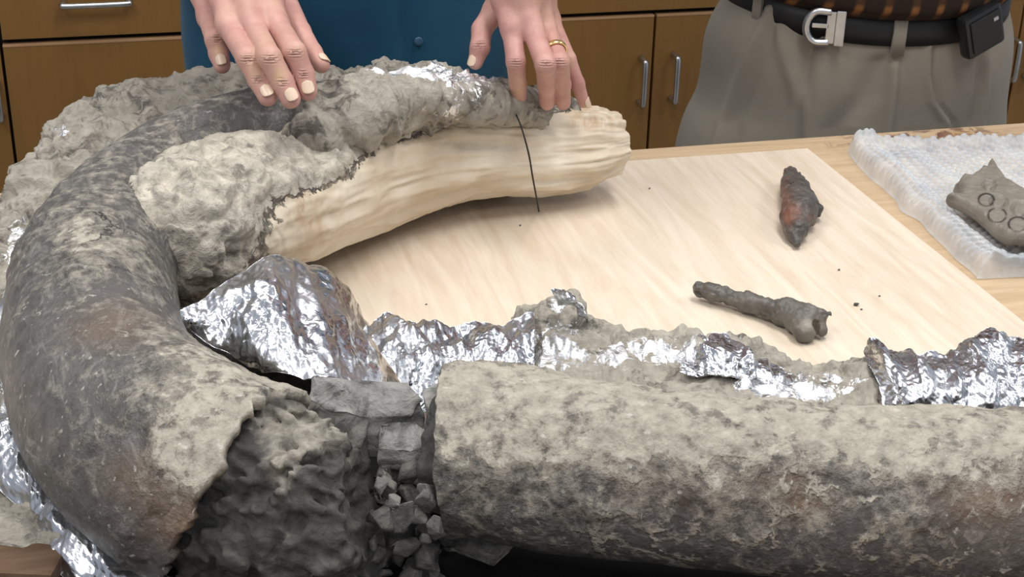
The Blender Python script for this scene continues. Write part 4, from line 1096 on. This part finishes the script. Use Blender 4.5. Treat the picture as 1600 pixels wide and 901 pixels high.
# buckle: D-shaped steel frame with a plate and prong
rad = np.array([math.cos(a_), math.sin(a_)*.13/A2*1.4]); tx = np.array([-math.sin(a_+R2), math.cos(a_+R2)*.6, 0]); tx /= np.linalg.norm(tx)
if tx[0] < 0: tx = -tx
ou = np.array([tx[1], -tx[0], 0]); cB = q_+ou*.014; cB[2] += sag(cB[0])
def bp(u, v, w_=0): return cB+tx*u+np.array([0, 0, 1.])*v+ou*w_
pts = [(.006,.020),(-.012,.020),(-.021,.012),(-.024,0),(-.021,-.012),(-.012,-.020),(.006,-.020)]
V, Fc = tube_np(catmull([bp(u, v, .002) for u, v in pts], 50), .0052, 10); bk = mesh('buckle', V, Fc, MT['steel'], belt)
bk['label'] = 'brushed steel buckle'
def obox(name, u, v, w_, su, sv, sw, mat, parent, bev=.0015):
    bm = bmesh.new(); Mx = Matrix(((tx[0], 0, ou[0]), (tx[1], 0, ou[1]), (tx[2], 1, ou[2])))
    box_bm(bm, (0, 0, 0), (su, sv, sw), bev); bmesh.ops.transform(bm, matrix=Mx.to_4x4(), verts=bm.verts)
    bmesh.ops.recalc_face_normals(bm, faces=bm.faces)
    bmesh.ops.translate(bm, verts=bm.verts, vec=bp(u, v, w_)); return bm_obj(name, bm, mat, parent)
obox('buckle_plate', .007, 0, .002, .012, .042, .006, MT['steel'], belt); obox('buckle_clasp', .0185, 0, .003, .012, .046, .009, MT['steel'], belt)
obox('prong', -.006, .002, .003, .022, .006, .004, MT['steel'], belt, .001)
# phone pouch
a_, q_ = ang_at(1524)
c_ = UY(1532, 46, q_[1]-.035)
ax1 = UY(1566, 32, c_[1])-UY(1500, 52, c_[1]); 
bm = bmesh.new(); box_bm(bm, (0, 0, 0), (.062, .020, .058), .006)
bmesh.ops.rotate(bm, verts=bm.verts, matrix=Matrix.Rotation(math.radians(14), 3, 'Z') @ Matrix.Rotation(math.radians(-20), 3, 'Y'))
bmesh.ops.translate(bm, verts=bm.verts, vec=c_); po = bm_obj('phone_pouch', bm, MT['phone'], p2); po['label'] = 'black phone pouch clipped to the belt'
bm = bmesh.new(); box_bm(bm, (0, -.0115, 0), (.050, .003, .044), .0014)
bmesh.ops.rotate(bm, verts=bm.verts, matrix=Matrix.Rotation(math.radians(14), 3, 'Z') @ Matrix.Rotation(math.radians(-20), 3, 'Y'))
bmesh.ops.translate(bm, verts=bm.verts, vec=c_); bm_obj('phone_face', bm, MT['leather'], po)
bm = bmesh.new(); box_bm(bm, (.015, -.0135, .012), (.008, .002, .005), .0008)
bmesh.ops.rotate(bm, verts=bm.verts, matrix=Matrix.Rotation(math.radians(14), 3, 'Z') @ Matrix.Rotation(math.radians(-20), 3, 'Y'))
bmesh.ops.translate(bm, verts=bm.verts, vec=c_); bm_obj('metal_stud', bm, MT['steel'], po)
G = loft([(cx+.003, cy, zb+.013, A2*.87, .125, 2.1, R2), (cx+.003, cy-.004, zb+.022, A2*.92, .142, 2.1, R2), (cx, cy-.005, zb+.06, A2*1.0, .15, 2.2, R2), (cx, cy, zb+.25, A2*1.1, .145, 2.3, R2), (cx, cy+.01, zb+.42, A2*1.15, .12, 2.4, R2), (cx, cy+.01, zb+.49, A2*.8, .09, 2.2, R2), (cx, cy+.01, zb+.52, .06, .06, 2, R2)], 160, 100, lambda G, a: .004*fbm(G, 10, 3, 4))
G[..., 2] += sag(G[..., 0])
sh2 = loft_obj('shirt', G, MT['plaid'], p2)
e1_ = np.array([cx-.27, cy-.05, zb+.20]); e2_ = np.array([cx+.27, cy-.05, zb+.20])
def b2f(P):
    d = 9
    for (s_, e_, w_) in ((np.array([cx-.2, cy, zb+.42]), e1_, np.array([cx+.06, cy-.20, zb+.27])), (np.array([cx+.2, cy, zb+.42]), e2_, np.array([cx-.06, cy-.20, zb+.25]))):
        d = np.minimum(d, smin(rcone(P, s_, e_, .05, .042), rcone(P, e_, w_, .042, .03), .02))
    hd = np.array([cx, cy-.02, zb+.68]); e = smin(rcone(P, hd+[0, .03, -.2], hd+[0, .01, -.05], .055, .052), np.linalg.norm((P-hd)/np.array([.076, .098, .115]), axis=-1)*.09-.09, .03)
    return np.minimum(d, e)
V, Fq = sdf_mesh(b2f, [cx-.34, cy-.26, zb+.1], [cx+.34, cy+.1, zb+.82], .008); mesh('body', V, Fq, MT['skin'], p2, True, {'pale': np.zeros(len(V)), 'wrk': np.zeros(len(V))})
